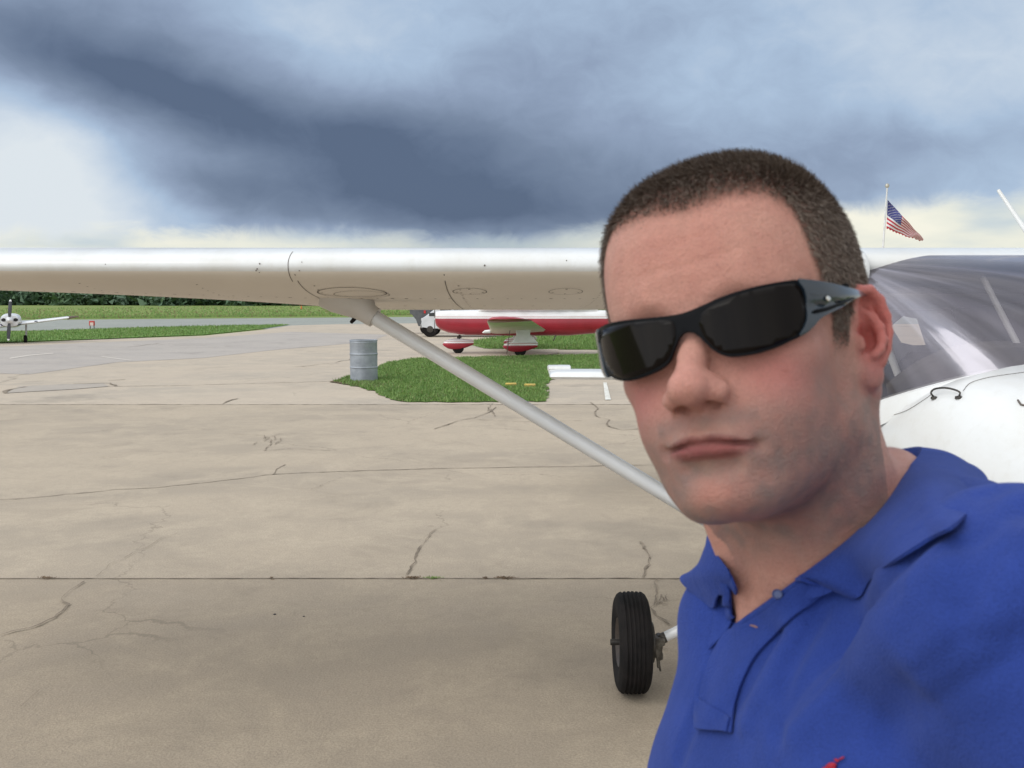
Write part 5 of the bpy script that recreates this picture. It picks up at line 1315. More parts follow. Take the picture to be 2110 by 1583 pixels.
isear = (ear_sdf(np.stack([np.abs(Hc[:, 0]), Hc[:, 1], Hc[:, 2]], 1).astype(F32)) < .25) & (earset(np.stack([np.abs(Hc[:, 0]), Hc[:, 1], Hc[:, 2]], 1).astype(F32))[:, 0] > .1)
wgt = np.clip((hn_ + .95) / 2.3, 0, 1) ** 1.8 * (Hc[:, 2] > -8.5) * (~isear)
A, B_, C_ = V_[tri[:, 0]], V_[tri[:, 1]], V_[tri[:, 2]]
nr = np.cross(B_ - A, C_ - A); ar = np.linalg.norm(nr, axis=1); nr /= ar[:, None] + 1e-9
pr = ar * wgt; pr /= pr.sum()
NH = 95000 if 'QUICK' not in globals() else 40000
ti = rng.choice(len(tri), NH, p=pr); u_, v_ = rng.rand(2, NH); sw = u_ + v_ > 1; u_[sw] = 1 - u_[sw]; v_[sw] = 1 - v_[sw]
pt_ = A[ti] + (B_[ti] - A[ti]) * u_[:, None] + (C_[ti] - A[ti]) * v_[:, None]; n_ = nr[ti]; hp = toH(pt_)
topness = np.clip((hp[:, 2] - 5) / 5, 0, 1) * np.clip((13 - np.abs(hp[:, 1] + 6)) / 8, 0, 1)
edge_ = np.clip((hairness(hp) + .5) / 1.5, .25, 1)
L_ = (.42 + .58 * topness) * edge_ * rng.uniform(.65, 1.15, NH)
down = fromH(np.tile([[0, .0, -1.0]], (NH, 1))) - HT
fw0 = fromH(np.tile([[0, 1.0, .1]], (NH, 1))) - HT
# comb: forward on top, down at the sides
dirc = fw0 * topness[:, None] + down * (1 - topness[:, None]) * 1.0
dirc = dirc - n_ * (dirc * n_).sum(1)[:, None]; dirc /= np.linalg.norm(dirc, axis=1)[:, None] + 1e-6
g_ = n_ * (.62 + .3 * topness[:, None]) + dirc * .8 + rng.normal(0, .26, (NH, 3)); g_ /= np.linalg.norm(g_, axis=1)[:, None]
sd = np.cross(g_, rng.normal(0, 1, (NH, 3))); sd /= np.linalg.norm(sd, axis=1)[:, None]
wd_ = (.024 * rng.uniform(.7, 1.3, NH))[:, None]
p0 = pt_ - n_ * .05; p1 = pt_ + g_ * (L_ * .55)[:, None]; p2 = pt_ + (g_ * .9 + dirc * .25) * L_[:, None]
HV = np.stack([p0 - sd * wd_, p0 + sd * wd_, p1 + sd * wd_ * .8, p1 - sd * wd_ * .8, p2 + sd * wd_ * .2, p2 - sd * wd_ * .2], 1).reshape(-1, 3)
ix = np.arange(NH)[:, None] * 6; HF = np.concatenate([ix + np.array([[0, 1, 2, 3]]), ix + np.array([[3, 2, 4, 5]])])
tone = rng.rand(NH)[:, None]; hc_ = np.array([[.11, .082, .066]]) * (1 - tone) + np.array([[.25, .20, .165]]) * tone
ti_ = np.repeat(hc_, 6, 0)
hairm = bpy.data.materials.new('hair'); hairm.use_nodes = True; t = NT(hairm.node_tree); b_ = t.n['Principled BSDF']; va = t.new('ShaderNodeVertexColor', layer_name='tint')
t.l.new(va.outputs[0], b_.inputs['Base Color']); b_.inputs['Roughness'].default_value = .6; b_.inputs['Specular IOR Level'].default_value = .35
hair = np_mesh('hair', W2L(HV), HF, hairm, ME, ti_)
# scalp under the hair is darker: stubble pigment at the roots
ca = body.data.color_attributes['tint']; buf = np.empty(len(body.data.vertices) * 4, F32); ca.data.foreach_get('color', buf); buf = buf.reshape(-1, 4)
Hs = toH(SKP); er = (earm > .3); m_ = np.clip((hairness(Hs) + .6) / 1.8, 0, 1) * (Hs[:, 2] > -8.5) * (~er) * .8
buf[:len(SKP), :3] = buf[:len(SKP), :3] * (1 - m_[:, None]) + np.array([.085, .055, .04]) * m_[:, None]; ca.data.foreach_set('color', buf.ravel())

# ================================================================ sunglasses
SG = empty('sunglasses', HOME); tag(SG, 'black wraparound sunglasses with glossy dark lenses worn by the man', 'sunglasses')
def wrapf(h): return (abs(h[0] + .35) / 8.35) ** 2.2 + (abs(h[1] + 7.0 - .06 * h[2]) / 8.75) ** 2.2 - 1
def on_wrap(px, py):
    d_ = np.array(ray(px, py)) * 100; best = None
    o_ = toH(np.zeros((1, 3)))[0].astype(float); dh = (d_ @ HM); prev = None
    for k in range(400):
        s_ = .40 + .30 * k / 400; q = o_ + dh * s_; f_ = wrapf(q) if q[1] > -7 else (abs(q[0] + .35) / 8.35 - 1)
        if best is None or f_ < best[0]: best = (f_, q)
        if f_ < 0:
            q0, f0 = prev; tt = f0 / (f0 - f_); return q0 + (q - q0) * tt
        prev = (q, f_)
    return best[1]
def sparam(h): # unroll: arc angle -> length like coordinate
    return math.atan2(h[0] + .35, h[1] + 7.0) * 8.3
def wrap3(s_, z_, off=0.0):
    a_ = s_ / 8.3; dx_, dy_ = math.sin(a_), math.cos(a_)
    r_ = (abs(dx_ / 8.35) ** 2.2 + abs(dy_ / 8.75) ** 2.2) ** (-1 / 2.2) if dy_ > 0 else 8.35 / abs(dx_)
    r_ = min(r_, 30); return np.array([-.35 + dx_ * (r_ + off), -7.0 + .06 * z_ + dy_ * (r_ + off), z_])
def px2s(pts): 
    out = []
    for x_, y_ in pts:
        h_ = on_wrap(x_, y_); out.append((sparam(h_), h_[2]))
    return out
def resample(poly, st=.18):
    out = []
    for i in range(len(poly)):
        a_, b2 = Vector(poly[i]), Vector(poly[(i + 1) % len(poly)]); k = max(1, int((b2 - a_).length / st))
        for j in range(k): out.append(tuple(a_ + (b2 - a_) * (j / k)))
    return out
def chaikin(poly, n=1):
    for _ in range(n):
        q = []
        for i in range(len(poly)):
            a_, b2 = Vector(poly[i]), Vector(poly[(i + 1) % len(poly)]); q += [tuple(a_ * .75 + b2 * .25), tuple(a_ * .25 + b2 * .75)]
        poly = q
    return poly
def shell(name, outer_, holes, off, thick, m, parent, grid=.35, bevel=0.06, subs=0, offz=None):
    pts = [Vector(p) for p in outer_]; n0 = len(pts); edges = [(i, (i + 1) % n0) for i in range(n0)]; hs = []
    for h_ in holes:
        b0 = len(pts); pts += [Vector(p) for p in h_]; edges += [(b0 + i, b0 + (i + 1) % len(h_)) for i in range(len(h_))]
    xs = [p.x for p in pts]; zs = [p.y for p in pts]; gx_ = min(xs)
    while gx_ < max(xs):
        gz_ = min(zs)
        while gz_ < max(zs):
            q = (gx_ + random.uniform(-.02, .02), gz_ + random.uniform(-.02, .02))
            if inside(outer_, *q) and not any(inside(h_, *q) for h_ in holes) and min((Vector(q) - Vector(e_)).length for e_ in outer_) > grid * .45: pts.append(Vector(q))
            gz_ += grid
        gx_ += grid
    vo, eo, fo, *_ = delaunay_2d_cdt(pts, edges, [], 0, 1e-5)
    F2_ = []
    for f in fo:
        c_ = sum((vo[i] for i in f), Vector((0, 0))) / len(f)
        if inside(outer_, c_.x, c_.y) and not any(inside(h_, c_.x, c_.y) for h_ in holes): F2_.append(tuple(f))
    P3 = [wrap3(v.x, v.y, off + (offz(v.x, v.y) if offz else 0)) for v in vo]
    W3 = W2L(fromH(np.array(P3))); b = MB(); b.add([tuple(p) for p in W3], F2_); o = b.build(name, m, parent, smooth=True, angle=50)
    # outward normals
    bm = bmesh.new(); bm.from_mesh(o.data); bmesh.ops.recalc_face_normals(bm, faces=bm.faces)
    f0 = bm.faces[:][len(bm.faces) // 2]; outw = Vector(tuple(HM @ np.array([0, 1, 0])))
    tot = sum((f.normal.dot(outw) for f in bm.faces))
    if tot < 0:
        for f in bm.faces: f.normal_flip()
    bmesh.ops.delete(bm, geom=[v for v in bm.verts if not v.link_faces], context='VERTS')
    bm.to_mesh(o.data); bm.free()
    mm = o.modifiers.new('solid', 'SOLIDIFY'); mm.thickness = thick / 100; mm.offset = -1
    if bevel: 
        mb = o.modifiers.new('bevel', 'BEVEL'); mb.width = bevel / 100; mb.segments = 3; mb.angle_limit = R(50)
    return o
fpx = [(1227,695),(1230,684),(1239,675),(1254,667),(1288,660),(1346,655),(1388,650),(1415,644),(1450,629),(1492,610),(1534,597),(1575,587),(1617,580),(1640,577),(1652,580),(1664,600),(1668,630),(1668,660),(1660,684),(1645,695),(1619,707),(1596,718),(1554,731),(1513,737),(1492,735),(1471,725),(1450,704),(1440,693),(1425,685),(1413,685),(1402,693),(1394,710),(1388,727),(1381,746),(1367,760),(1336,775),(1304,785),(1283,785),(1267,779),(1250,768),(1238,743),(1229,714)]
lpx = [(1447,650),(1470,632),(1510,615),(1560,600),(1605,591),(1636,589),(1646,600),(1652,630),(1653,660),(1646,681),(1620,697),(1590,710),(1550,722),(1510,727),(1488,723),(1468,708),(1454,690),(1446,668)]
rpx = [(1236,700),(1244,684),(1262,675),(1300,668),(1345,664),(1376,662),(1386,670),(1388,690),(1384,712),(1376,736),(1361,751),(1332,765),(1303,776),(1284,776),(1270,770),(1257,757),(1245,735),(1238,715)]
fo_, lo_, ro_ = px2s(fpx), px2s(lpx), px2s(rpx)
if 'DUMP' in globals(): print('FR', [(round(a, 2), round(b2, 2)) for a, b2 in fo_])
fo_ = resample(chaikin(fo_, 1), .16); lo_ = resample(chaikin(lo_, 2), .16); ro_ = resample(chaikin(ro_, 2), .16)
blk = bpy.data.materials.new('black_gloss_plastic'); blk.use_nodes = True; t = NT(blk.node_tree); b_ = t.n['Principled BSDF']; b_.inputs['Base Color'].default_value = (.004, .0045, .006, 1); b_.inputs['Roughness'].default_value = .33; b_.inputs['Specular IOR Level'].default_value = .08; b_.inputs['Coat Weight'].default_value = .0; b_.inputs['Coat Roughness'].default_value = .1
lensm = bpy.data.materials.new('dark_lens'); lensm.use_nodes = True; t = NT(lensm.node_tree); b_ = t.n['Principled BSDF']; b_.inputs['Base Color'].default_value = (.006, .0045, .004, 1); b_.inputs['Roughness'].default_value = .05; b_.inputs['Specular IOR Level'].default_value = .11
lens_off = .05
frame = shell('frame', fo_, [lo_, ro_], .07, .28, blk, SG, bevel=.05)
def grow(poly, k):
    c_ = sum((Vector(p) for p in poly), Vector((0, 0))) / len(poly); return [tuple(c_ + (Vector(p) - c_) * k) for p in poly]
shell('lens', grow(lo_, 1.055), [], .105, .14, lensm, SG, bevel=0); shell('lens', grow(ro_, 1.055), [], .105, .14, lensm, SG, bevel=0)
tpx = [(1640,577),(1652,577),(1681,581),(1714,588),(1744,597),(1768,602),(1790,604),(1790,612),(1766,612),(1752,620),(1733,633),(1695,652),(1681,661),(1666,680),(1650,693),(1640,694),(1655,670),(1660,640),(1657,605)]
to_ = px2s(tpx)
tm = bpy.data.materials.new('grey_black_temple'); tm.use_nodes = True; t = NT(tm.node_tree); b_ = t.n['Principled BSDF']; b_.inputs['Base Color'].default_value = (.012, .022, .034, 1); b_.inputs['Roughness'].default_value = .2; b_.inputs['Specular IOR Level'].default_value = .6; b_.inputs['Coat Weight'].default_value = .6; b_.inputs['Coat Roughness'].default_value = .15; b_.inputs['Metallic'].default_value = .1
def tcrease(s_, z_): return .10 * math.exp(-((z_ - tz0 - .06 * (s_ - 9)) / .32) ** 2)
tz0 = sum(p[1] for p in to_) / len(to_) + .1
to_ = resample(chaikin(to_, 1), .18)
T1 = shell('temple', to_, [], .22, .34, tm, SG, grid=.2, offz=lambda s_, z_: -.14 * math.exp(-((z_ - (tz0 - .35 + .13 * (s_ - 9.0))) / .10) ** 2) + .06 * math.sin((z_ - tz0) * 3.0), bevel=.08)
T2 = shell('temple', [(-s_, z_) for s_, z_ in to_][::-1], [], .22, .34, tm, SG, grid=.3, bevel=.08)
sl_ = px2s([(1668,641),(1700,635),(1732,622),(1760,610),(1762,613),(1736,627),(1702,641),(1669,650)])
shell('slot', resample(chaikin(sl_, 1), .18), [], .26, .05, blk, SG, grid=.2, bevel=0)
sl_ = px2s([(1664,600),(1700,604),(1740,604),(1700,610),(1666,612)])
shell('highlight_ridge', resample(chaikin(sl_, 1), .18), [], .27, .08, tm, SG, grid=.2, bevel=.04)
# earpieces run back over the ears
for s_ in (1, -1):
    b = MB(); zt_ = sum(p[1] for p in px2s([(1768, 604), (1780, 607)])) / 2
    P3 = [(7.75 * s_, -5.6, zt_), (7.45 * s_, -7.2, zt_ + .02), (7.05 * s_, -8.6, zt_ + .1), (6.9 * s_, -10.2, zt_ - .2), (7.1 * s_, -11.8, zt_ - 1.6)]
    W3 = W2L(fromH(np.array(P3))); b.tube(smoothpath([tuple(p) for p in W3], 5), .0024, 10); b.build('earpiece', blk, SG)
h_ = on_wrap(1700, 618); cdot = wrap3(sparam(h_), h_[2], .28); b = MB()
W3 = W2L(fromH(cdot[None]))[0]; 
b.lathe((0, 0, 0), [(.0001, -.0006), (.0016, -.0003), (.002, .0), (.0016, .0005), (.0001, .0008)], n=16)
o = b.build('badge', mat('silver_badge', (.75, .72, .66), (.7, .68, .62), 2, rough=.25, metal=.8), SG); o.location = Vector(tuple(W3))
o.rotation_euler = Vector(tuple(HM @ np.array([1, .25, 0]))).to_track_quat('Z', 'Y').to_euler(); o.scale = (1.3, .8, .7)
# ================================================================ polo shirt
def bpt(px, py, D): return toB(camcm(px, py, D)[None])[0]
NB = V3(*bpt(1509, 1292, .625))                                     # bottom of the V opening
folds = [  # (polyline px, py, depth), radius, sign
    ([(2025, 1012, .62), (1977, 1088, .575), (1850, 1206, .565), (1764, 1312, .565), (1680, 1409, .57), (1610, 1500, .58)], 1.0, -1),
    ([(1930, 1180, .555), (1830, 1290, .552), (1745, 1390, .555), (1640, 1500, .565)], 1.3, 1),
    ([(1600, 1308, .60), (1546, 1396, .60), (1500, 1470, .61)], .7, -1),
    ([(1640, 1290, .59), (1585, 1400, .59), (1540, 1490, .60)], .8, 1),
    ([(2110, 1050, .52), (2040, 1130, .50), (1990, 1250, .50)], 1.0, -1),
    ([(2110, 1330, .47), (2010, 1350, .50), (1900, 1420, .53), (1820, 1500, .55)], 1.0, -1),
    ([(2110, 1120, .50), (2060, 1200, .50), (1985, 1300, .51), (1900, 1380, .53)], 1.5, 1),
    ([(1470, 1350, .63), (1450, 1440, .63), (1400, 1560, .64)], .7, -1),
    ([(1690, 1270, .58), (1640, 1350, .58), (1610, 1430, .59)], .6, -1),
    ([(1960, 1100, .57), (1880, 1190, .56), (1800, 1270, .56)], .6, 1),
]
def shirt_solid(q):
    t_ = torso_sdf(q) - .75
    sl = s_poly(q, [SHL, tuple(np.array(SHL) * .22 + np.array(ELL) * .78)], [6.1, 6.4], .5)
    sr = s_poly(q, [SHR, tuple(np.array(SHR) * .3 + np.array(ELR) * .7)], [5.6, 6.0], .5)
    d = sm(t_, sl, 4.3); d = sm(d, sr, 2.5)
    d = sm(d, s_cap(q, (2.5, -4.4, 3.4), (9.5, -3.4, .2), 2.8, 3.8), 3.0)
    d = sm(d, np.maximum(neck_sdf(fromB(q).astype(F32)) - .45, q[:, 2] - .5), .6)
    # soft cloth undulation
    d = d + .16 * np.sin(q[:, 0] * .55 + q[:, 2] * .42 + 1.3 * np.sin(q[:, 2] * .21)) * np.clip((-q[:, 2] - 9) / 10, 0, 1) + .10 * np.sin(q[:, 0] * 1.1 - q[:, 2] * .6)* np.clip((-q[:, 2] - 12) / 10, 0, 1)
    return d
PROJ = {}
def snap(p, fn, n=6):
    p = np.array(p, F32)[None]
    for _ in range(n):
        d_ = fn(p); g = np.stack([(fn(p + V3(*(.05 if i == j else 0 for j in range(3)))) - d_) / .05 for i in range(3)], 1); g /= (g * g).sum(1)[:, None] + 1e-4; p = p - d_[:, None] * g
    return p[0]
def ray_surface(px, py, fn, a0=.42, a1=.80):
    D_ = np.linspace(a0, a1, 160); Q = np.stack([bpt(px, py, x_) for x_ in D_]).astype(F32); v_ = fn(Q); k = np.argmax(v_ < 0)
    if v_[k] >= 0: k = int(np.argmin(v_)); return Q[k]
    return Q[k - 1] + (Q[k] - Q[k - 1]) * (v_[k - 1] / (v_[k - 1] - v_[k]))
FO = [([tuple(ray_surface(a, c, shirt_solid)) for a, c, _ in pl], r_, s_) for pl, r_, s_ in folds]
VA, VL, VR = [ray_surface(a, c, shirt_solid) for a, c in ((1511, 1288), (1503, 1160), (1656, 1184))]
OC = toB(np.zeros((1, 3)))[0]
VN1 = np.cross(VL - OC, VA - OC); VN1 /= np.linalg.norm(VN1); VN1 = VN1 if VN1 @ (VR - VA) < 0 else -VN1
VN2 = np.cross(VR - OC, VA - OC); VN2 /= np.linalg.norm(VN2); VN2 = VN2 if VN2 @ (VL - VA) < 0 else -VN2
HZ = float(max(VL[2], VR[2])) - .3
VN1, VN2 = VN1.astype(F32), VN2.astype(F32)
def shirt_fn_b(q):
    d = shirt_solid(q)
    for pl, r_, s_ in FO:
        n_ = len(pl); f_ = s_poly(q, pl, [r_ * .25] + [r_ * .5] * (n_ - 2) + [r_ * .2], .1)
        d = d - s_ * .48 * r_ * np.exp(-(np.clip(f_, 0, 9) / (r_ * .85)) ** 2)
    # neck opening
    d = smax(d, -np.maximum(neck_sdf(fromB(q).astype(F32)) - .5, -(q[:, 2] - HZ)), .25)
    wd_ = np.maximum(np.maximum((q - VA) @ VN1, (q - VA) @ VN2), -(q[:, 1] - 1.5))
    d = smax(d, -wd_, .12)
    return d
def shirt_fn(P_):
    q = toB(P_); d = shirt_fn_b(q)
    d = np.maximum(d, -(q[:, 2] + 52))
    e1 = np.array(SHL) * .28 + np.array(ELL) * .72; n1_ = (np.array(ELL) - np.array(SHL)); n1_ = n1_ / np.linalg.norm(n1_)
    m1 = ((q - e1.astype(F32)) @ n1_.astype(F32)); near = np.linalg.norm(q - e1.astype(F32), axis=1) < 13
    d = np.where(near, np.maximum(d, m1), d)
    e2 = np.array(SHR) * .35 + np.array(ELR) * .65; n2_ = (np.array(ELR) - np.array(SHR)); n2_ = n2_ / np.linalg.norm(n2_)
    m2 = ((q - e2.astype(F32)) @ n2_.astype(F32)); near = (np.linalg.norm(q - e2.astype(F32), axis=1) < 12) & (q[:, 0] < -13.5)
    return np.where(near, np.maximum(d, m2), d)
sp = fromB([[a, b2, c] for a in (-27, 27) for b2 in (-18, 15) for c in (-54, 10)]); sp = np.vstack([sp, fromB(np.array([ELL]))])
PS, FS = meshify(shirt_fn, sp.min(0) - 1, sp.max(0) + 1, .28 if 'QUICK' not in globals() else .38, cf=5)
sm_ = bpy.data.materials.new('blue_pique_cotton'); sm_.use_nodes = True; t = NT(sm_.node_tree); b_ = t.n['Principled BSDF']; tcn = t.new('ShaderNodeTexCoord')
n1 = t.noise(tcn.outputs['Object'], 14, 5, .6); c = t.mix(t.smooth(n1, .35, .7), (.025, .055, .275), (.018, .042, .215))
wv = t.new('ShaderNodeTexVoronoi'); wv.inputs['Scale'].default_value = 900; t.l.new(tcn.outputs['Object'], wv.inputs['Vector'])
t.l.new(t.mix(t.smooth(wv.outputs['Distance'], .2, .8, 0, .4), c, (.012, .028, .15)), b_.inputs['Base Color'])
b_.inputs['Roughness'].default_value = .85; b_.inputs['Sheen Weight'].default_value = .12; b_.inputs['Sheen Tint'].default_value = (.45, .55, 1, 1); b_.inputs['Specular IOR Level'].default_value = .2
bn = t.new('ShaderNodeBump'); bn.inputs['Distance'].default_value = .0006; bn.inputs['Strength'].default_value = .8; t.l.new(wv.outputs['Distance'], bn.inputs['Height'])
bn2 = t.new('ShaderNodeBump'); bn2.inputs['Distance'].default_value = .006; bn2.inputs['Strength'].default_value = .6; t.l.new(t.noise(t.mapping(tcn.outputs['Object'], (1, 1, .6)), 16, 4, .55, .6), bn2.inputs['Height']); t.l.new(bn.outputs[0], bn2.inputs['Normal'])
t.l.new(bn2.outputs[0], b_.inputs['Normal'])
shirt = np_mesh('polo_shirt', W2L(PS), FS, sm_, ME)
def WL(q): return [Vector(tuple(v)) for v in W2L(fromB(np.array(q)))]
def ribbon(name, rows, thick=.22, m=None, parent=None):      # rows: list of rows of body-frame points
    b = MB(); n_ = len(rows[0]); vs = [v for r_ in rows for v in WL(r_)]
    b.add(vs, [(i * n_ + j, i * n_ + j + 1, (i + 1) * n_ + j + 1, (i + 1) * n_ + j) for i in range(len(rows) - 1) for j in range(n_ - 1)])
    o = recalc(b.build(name, m or sm_, parent or shirt, angle=70))
    if parent is None: o.parent = shirt
    mm = o.modifiers.new('solid', 'SOLIDIFY'); mm.thickness = thick / 100; mm.offset = 0
    mb = o.modifiers.new('bevel', 'BEVEL'); mb.width = .0008; mb.segments = 2; mb.angle_limit = R(60)
    return o
# collar: fold line F and outer edge E around the neck (his left front -> back -> right front)
Fp = [(1638, 1198, .618), (1650, 1191, .618), (1664, 1182, .609), (1718, 1142, .600), (1775, 1093, .600), (1826, 1038, .612), (1868, 975, .640), (1898, 938, .680), (1890, 925, .720), (1800, 945, .765), (1650, 1000, .785), (1540, 1050, .770), (1482, 1092, .735), (1476, 1118, .705), (1478, 1146, .675), (1502, 1182, .650), (1508, 1215, .640)]
Ep = [(1650, 1194, .606), (1712, 1214, .6), (1768, 1231, .585), (1795, 1194, .583), (1838, 1160, .578), (1915, 1111, .575), (1978, 1074, .585), (2038, 1000, .625), (1990, 955, .700), (1900, 960, .775), (1720, 1020, .820), (1540, 1095, .810), (1470, 1110, .775), (1455, 1142, .735), (1434, 1175, .700), (1403, 1196, .672), (1470, 1255, .640)]
def sdepth(px, py, fn):
    q = ray_surface(px, py, fn, .45, .78); w_ = fromB(q[None])[0]; return float((C2W.T @ w_)[2]) / 100
nk = lambda q: sm(neck_sdf(fromB(q).astype(F32)), torso_sdf(q), 2.2)
Fp = [(a, c, (sdepth(a, c, nk) - .0055 if i < 7 or i > 15 else d_)) for i, (a, c, d_) in enumerate(Fp)]
Ep = [(a, c, (sdepth(a, c, shirt_solid) - (.0045 if i else .009) if i < 7 or i > 13 else d_)) for i, (a, c, d_) in enumerate(Ep)]
Fb = [Vector(tuple(bpt(*p))) for p in Fp]; Eb = [Vector(tuple(bpt(*p))) for p in Ep]
if 'DUMP' in globals(): print('FR Fp', [round(p[2], 3) for p in Fp], 'Ep', [round(p[2], 3) for p in Ep])
Fs, Es = smoothpath(Fb, 7), smoothpath(Eb, 7)
rows = []; cen = Vector((0, -1.2, 0))
for f_, e_ in zip(Fs, Es):
    rad = Vector((f_.x - cen.x, f_.y - cen.y, 0)).normalized(); row = []
    ins = f_ - rad * .35 + Vector((0, 0, -2.6 * min(1, .12 + len(rows) / 30, .12 + (len(Fs) - 1 - len(rows)) / 30)))
    for k in range(4): row.append(tuple(ins.lerp(f_ - rad * .18 + Vector((0, 0, -.25)), k / 3)))
    row.append(tuple(f_ + Vector((0, 0, .08))))
    for k in range(1, 9):
        t_ = k / 8; p = f_.lerp(e_, t_) + (Vector((0, 0, 1)) * .30 + rad * .40) * min(1, .25 + len(rows) / 16) * math.sin(math.pi * min(1, t_ * 1.1)) * (1 - .35 * t_)
        row.append(tuple(p))
    rows.append(row)
collar = ribbon('collar', rows, .20)
mm = collar.modifiers.new('sub', 'SUBSURF'); mm.levels = 1; mm.render_levels = 1
# placket, button, buttonhole and small red embroidery lie on the cloth
SB = BVHTree.FromPolygons([Vector(tuple(v)) for v in (PS / 100 + CAM0)], [tuple(f) for f in FS.tolist()])
def on_shirt(px, py, lift=.0015):
    l, n_, i, d_ = SB.ray_cast(Vector((0, 0, CAMH)), ray(px, py).normalized())
    if l is None: return None
    if n_.dot(ray(px, py)) > 0: n_ = -n_
    return l + n_ * lift - Vector(HOME)
def patchgrid(name, A_, B2_, n1_, n2_, lift, thick, m, parent=None):
    # A_, B2_: two px polylines joined by n2_ steps
    pa = smoothpath([(x_, y_, 0) for x_, y_ in A_], n1_); pb_ = smoothpath([(x_, y_, 0) for x_, y_ in B2_], n1_); vs = []
    for a_, c_ in zip(pa, pb_):
        for k in range(n2_ + 1):
            q = a_.lerp(c_, k / n2_); p = on_shirt(q.x, q.y, lift); vs.append(p if p is not None else (vs[-1] if vs else Vector((0, 0, 0))))
    b = MB(); n_ = n2_ + 1; b.add(vs, [(i * n_ + j, i * n_ + j + 1, (i + 1) * n_ + j + 1, (i + 1) * n_ + j) for i in range(len(pa) - 1) for j in range(n2_)])
    o = recalc(b.build(name, m, None, angle=70)); o.parent = parent or shirt
    mm = o.modifiers.new('solid', 'SOLIDIFY'); mm.thickness = thick; mm.offset = 0
    mb = o.modifiers.new('bevel', 'BEVEL'); mb.width = .0006; mb.segments = 2
    return o
patchgrid('placket', [(1655, 1196), (1612, 1232), (1560, 1272), (1512, 1296), (1488, 1320), (1466, 1360), (1448, 1420), (1441, 1500)], [(1700, 1222), (1650, 1262), (1606, 1306), (1568, 1345), (1548, 1375), (1532, 1410), (1520, 1450), (1512, 1512)], 6, 6, .0020, .0022, sm_)
patchgrid('placket', [(1503, 1180), (1504, 1215), (1507, 1250), (1509, 1290), (1492, 1315)], [(1474, 1190), (1474, 1220), (1474, 1255), (1472, 1300), (1462, 1340)], 6, 4, .0018, .002, sm_)
patchgrid('placket_box', [(1439, 1438), (1440, 1472), (1442, 1506)], [(1515, 1484), (1511, 1497), (1508, 1512)], 5, 6, .0040, .0016, sm_)
p = on_shirt(1612, 1226, .004); b = MB(); b.lathe((0, 0, 0), [(.0001, .0002), (.0022, .0002), (.003, .0009), (.0033, .0003), (.003, -.0004), (.0001, -.0004)], n=24)
o = b.build('button', mat('blue_button', (.07, .10, .24), (.06, .08, .2), 4, rough=.3)); o.parent = shirt; o.location = p; o.rotation_euler = (Vector((0, 0, CAMH)) - HOME - p).to_track_quat('Z', 'Y').to_euler()
patchgrid('buttonhole', [(1552, 1289), (1568, 1297)], [(1554, 1285), (1571, 1294)], 4, 2, .0034, .0006, mat('tan_thread', (.30, .16, .13), (.22, .12, .12), 30, rough=.9))
red_t = mat('red_thread', (.42, .015, .03), (.33, .012, .03), 60, rough=.8)
b = MB()
def emb(px, py, w_, h_2, a_=0):
    vs = []
    for k in range(10):
        t_ = 2 * math.pi * k / 10; r_ = random.uniform(.8, 1.15); x_, y_ = w_ * math.cos(t_) * r_, h_2 * math.sin(t_) * r_; p = on_shirt(px + x_ * math.cos(a_) - y_ * math.sin(a_), py + x_ * math.sin(a_) + y_ * math.cos(a_), .0012)
        vs.append(p)
    if all(v is not None for v in vs): b.add(vs, [tuple(range(10))])
emb(1717, 1578, 11, 6, -.2); emb(1727, 1568, 5, 3.5, .3); emb(1738, 1564, 7, 1.6, -.55); emb(1712, 1588, 15, 7, 0); emb(1706, 1600, 4, 12, .3); emb(1728, 1598, 4, 12, -.3)
o = b.build('embroidered_logo', red_t, None); o.parent = shirt; mm = o.modifiers.new('solid', 'SOLIDIFY'); mm.thickness = .0008

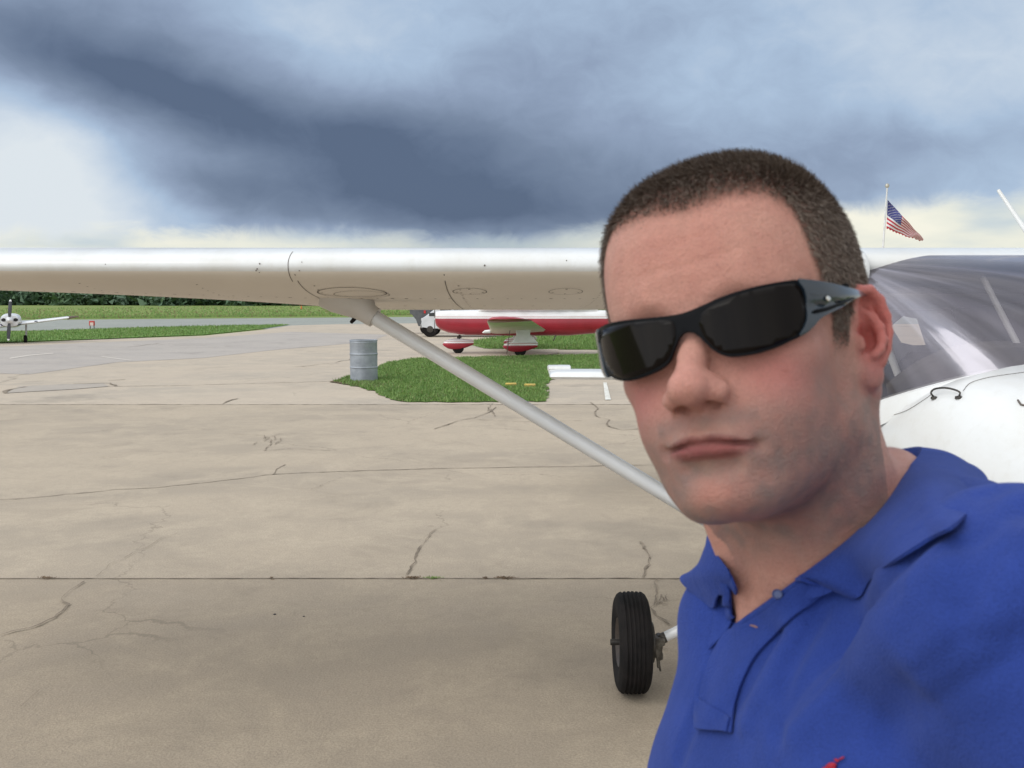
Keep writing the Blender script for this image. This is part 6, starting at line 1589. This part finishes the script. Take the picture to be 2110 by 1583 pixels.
# ================================================================ trousers and shoes (below the frame)
denim = mat('dark_denim', (.035, .05, .09), (.025, .035, .065), 20, rough=.9, bump=.0006, bscale=300)
if 'QUICK' not in globals():
    hipc = fromB(np.array([[0, -1, -50]]))[0]; gz = -CAMH * 100
    fx, fy_ = hipc[0], hipc[1]; lwx, lwy = lv[0], lv[1]
    footL = np.array([fx + lwx * 12, fy_ + lwy * 12 + 2, gz]); footR = np.array([fx - lwx * 12, fy_ - lwy * 12 + 2, gz])
    hipL, hipR = hipc + lv * 9 + np.array([0, 0, -4]), hipc - lv * 9 + np.array([0, 0, -4])
    def pants(Q):
        d = s_ell(Q, tuple(hipc), (17, 15, 14)); d = None
        q = toB(Q); d = s_ell(q, (0, -1.2, -52), (16.5, 12.6, 12), n=2.4)
        for h_, f_ in ((hipL, footL), (hipR, footR)):
            kn = (h_ + f_) / 2 + fv * 3; an = f_ + np.array([0, 0, 7])
            d = sm(d, s_poly(Q, [tuple(h_), tuple(kn), tuple(an)], [9.4, 7.2, 6.2], 1.5), 3.5)
        return np.maximum(d, q[:, 2] + 43)
    pp_ = np.vstack([fromB(np.array([[a, b2, c] for a in (-20, 20) for b2 in (-16, 14) for c in (-64, -42)])), footL[None] - 9, footL[None] + 9, footR[None] - 9, footR[None] + 9])
    PP, FP = meshify(pants, pp_.min(0) - 2, pp_.max(0) + 2, .8, cf=4); np_mesh('trousers', W2L(PP), FP, denim, ME)
    shoe_m = mat('brown_leather', (.09, .05, .03), (.06, .035, .02), 20, rough=.5)
    for f_ in (footL, footR):
        def shoe(Q, f_=f_):
            d = s_cap(Q, tuple(f_ + fv * -4 + np.array([0, 0, 4])), tuple(f_ + fv * 14 + np.array([0, 0, 2.6])), 4.6, 3.9); d = sm(d, s_cap(Q, tuple(f_ + fv * -3 + np.array([0, 0, 4])), tuple(f_ + fv * -3 + np.array([0, 0, 11])), 4.4, 4.6), 2)
            return np.maximum(d, -(Q[:, 2] - (gz + .15)))
        q_ = np.vstack([f_ - 22, f_ + 22]); PP, FP = meshify(shoe, q_.min(0), q_.max(0), .6, cf=4); np_mesh('shoe', W2L(PP), FP, shoe_m, ME)
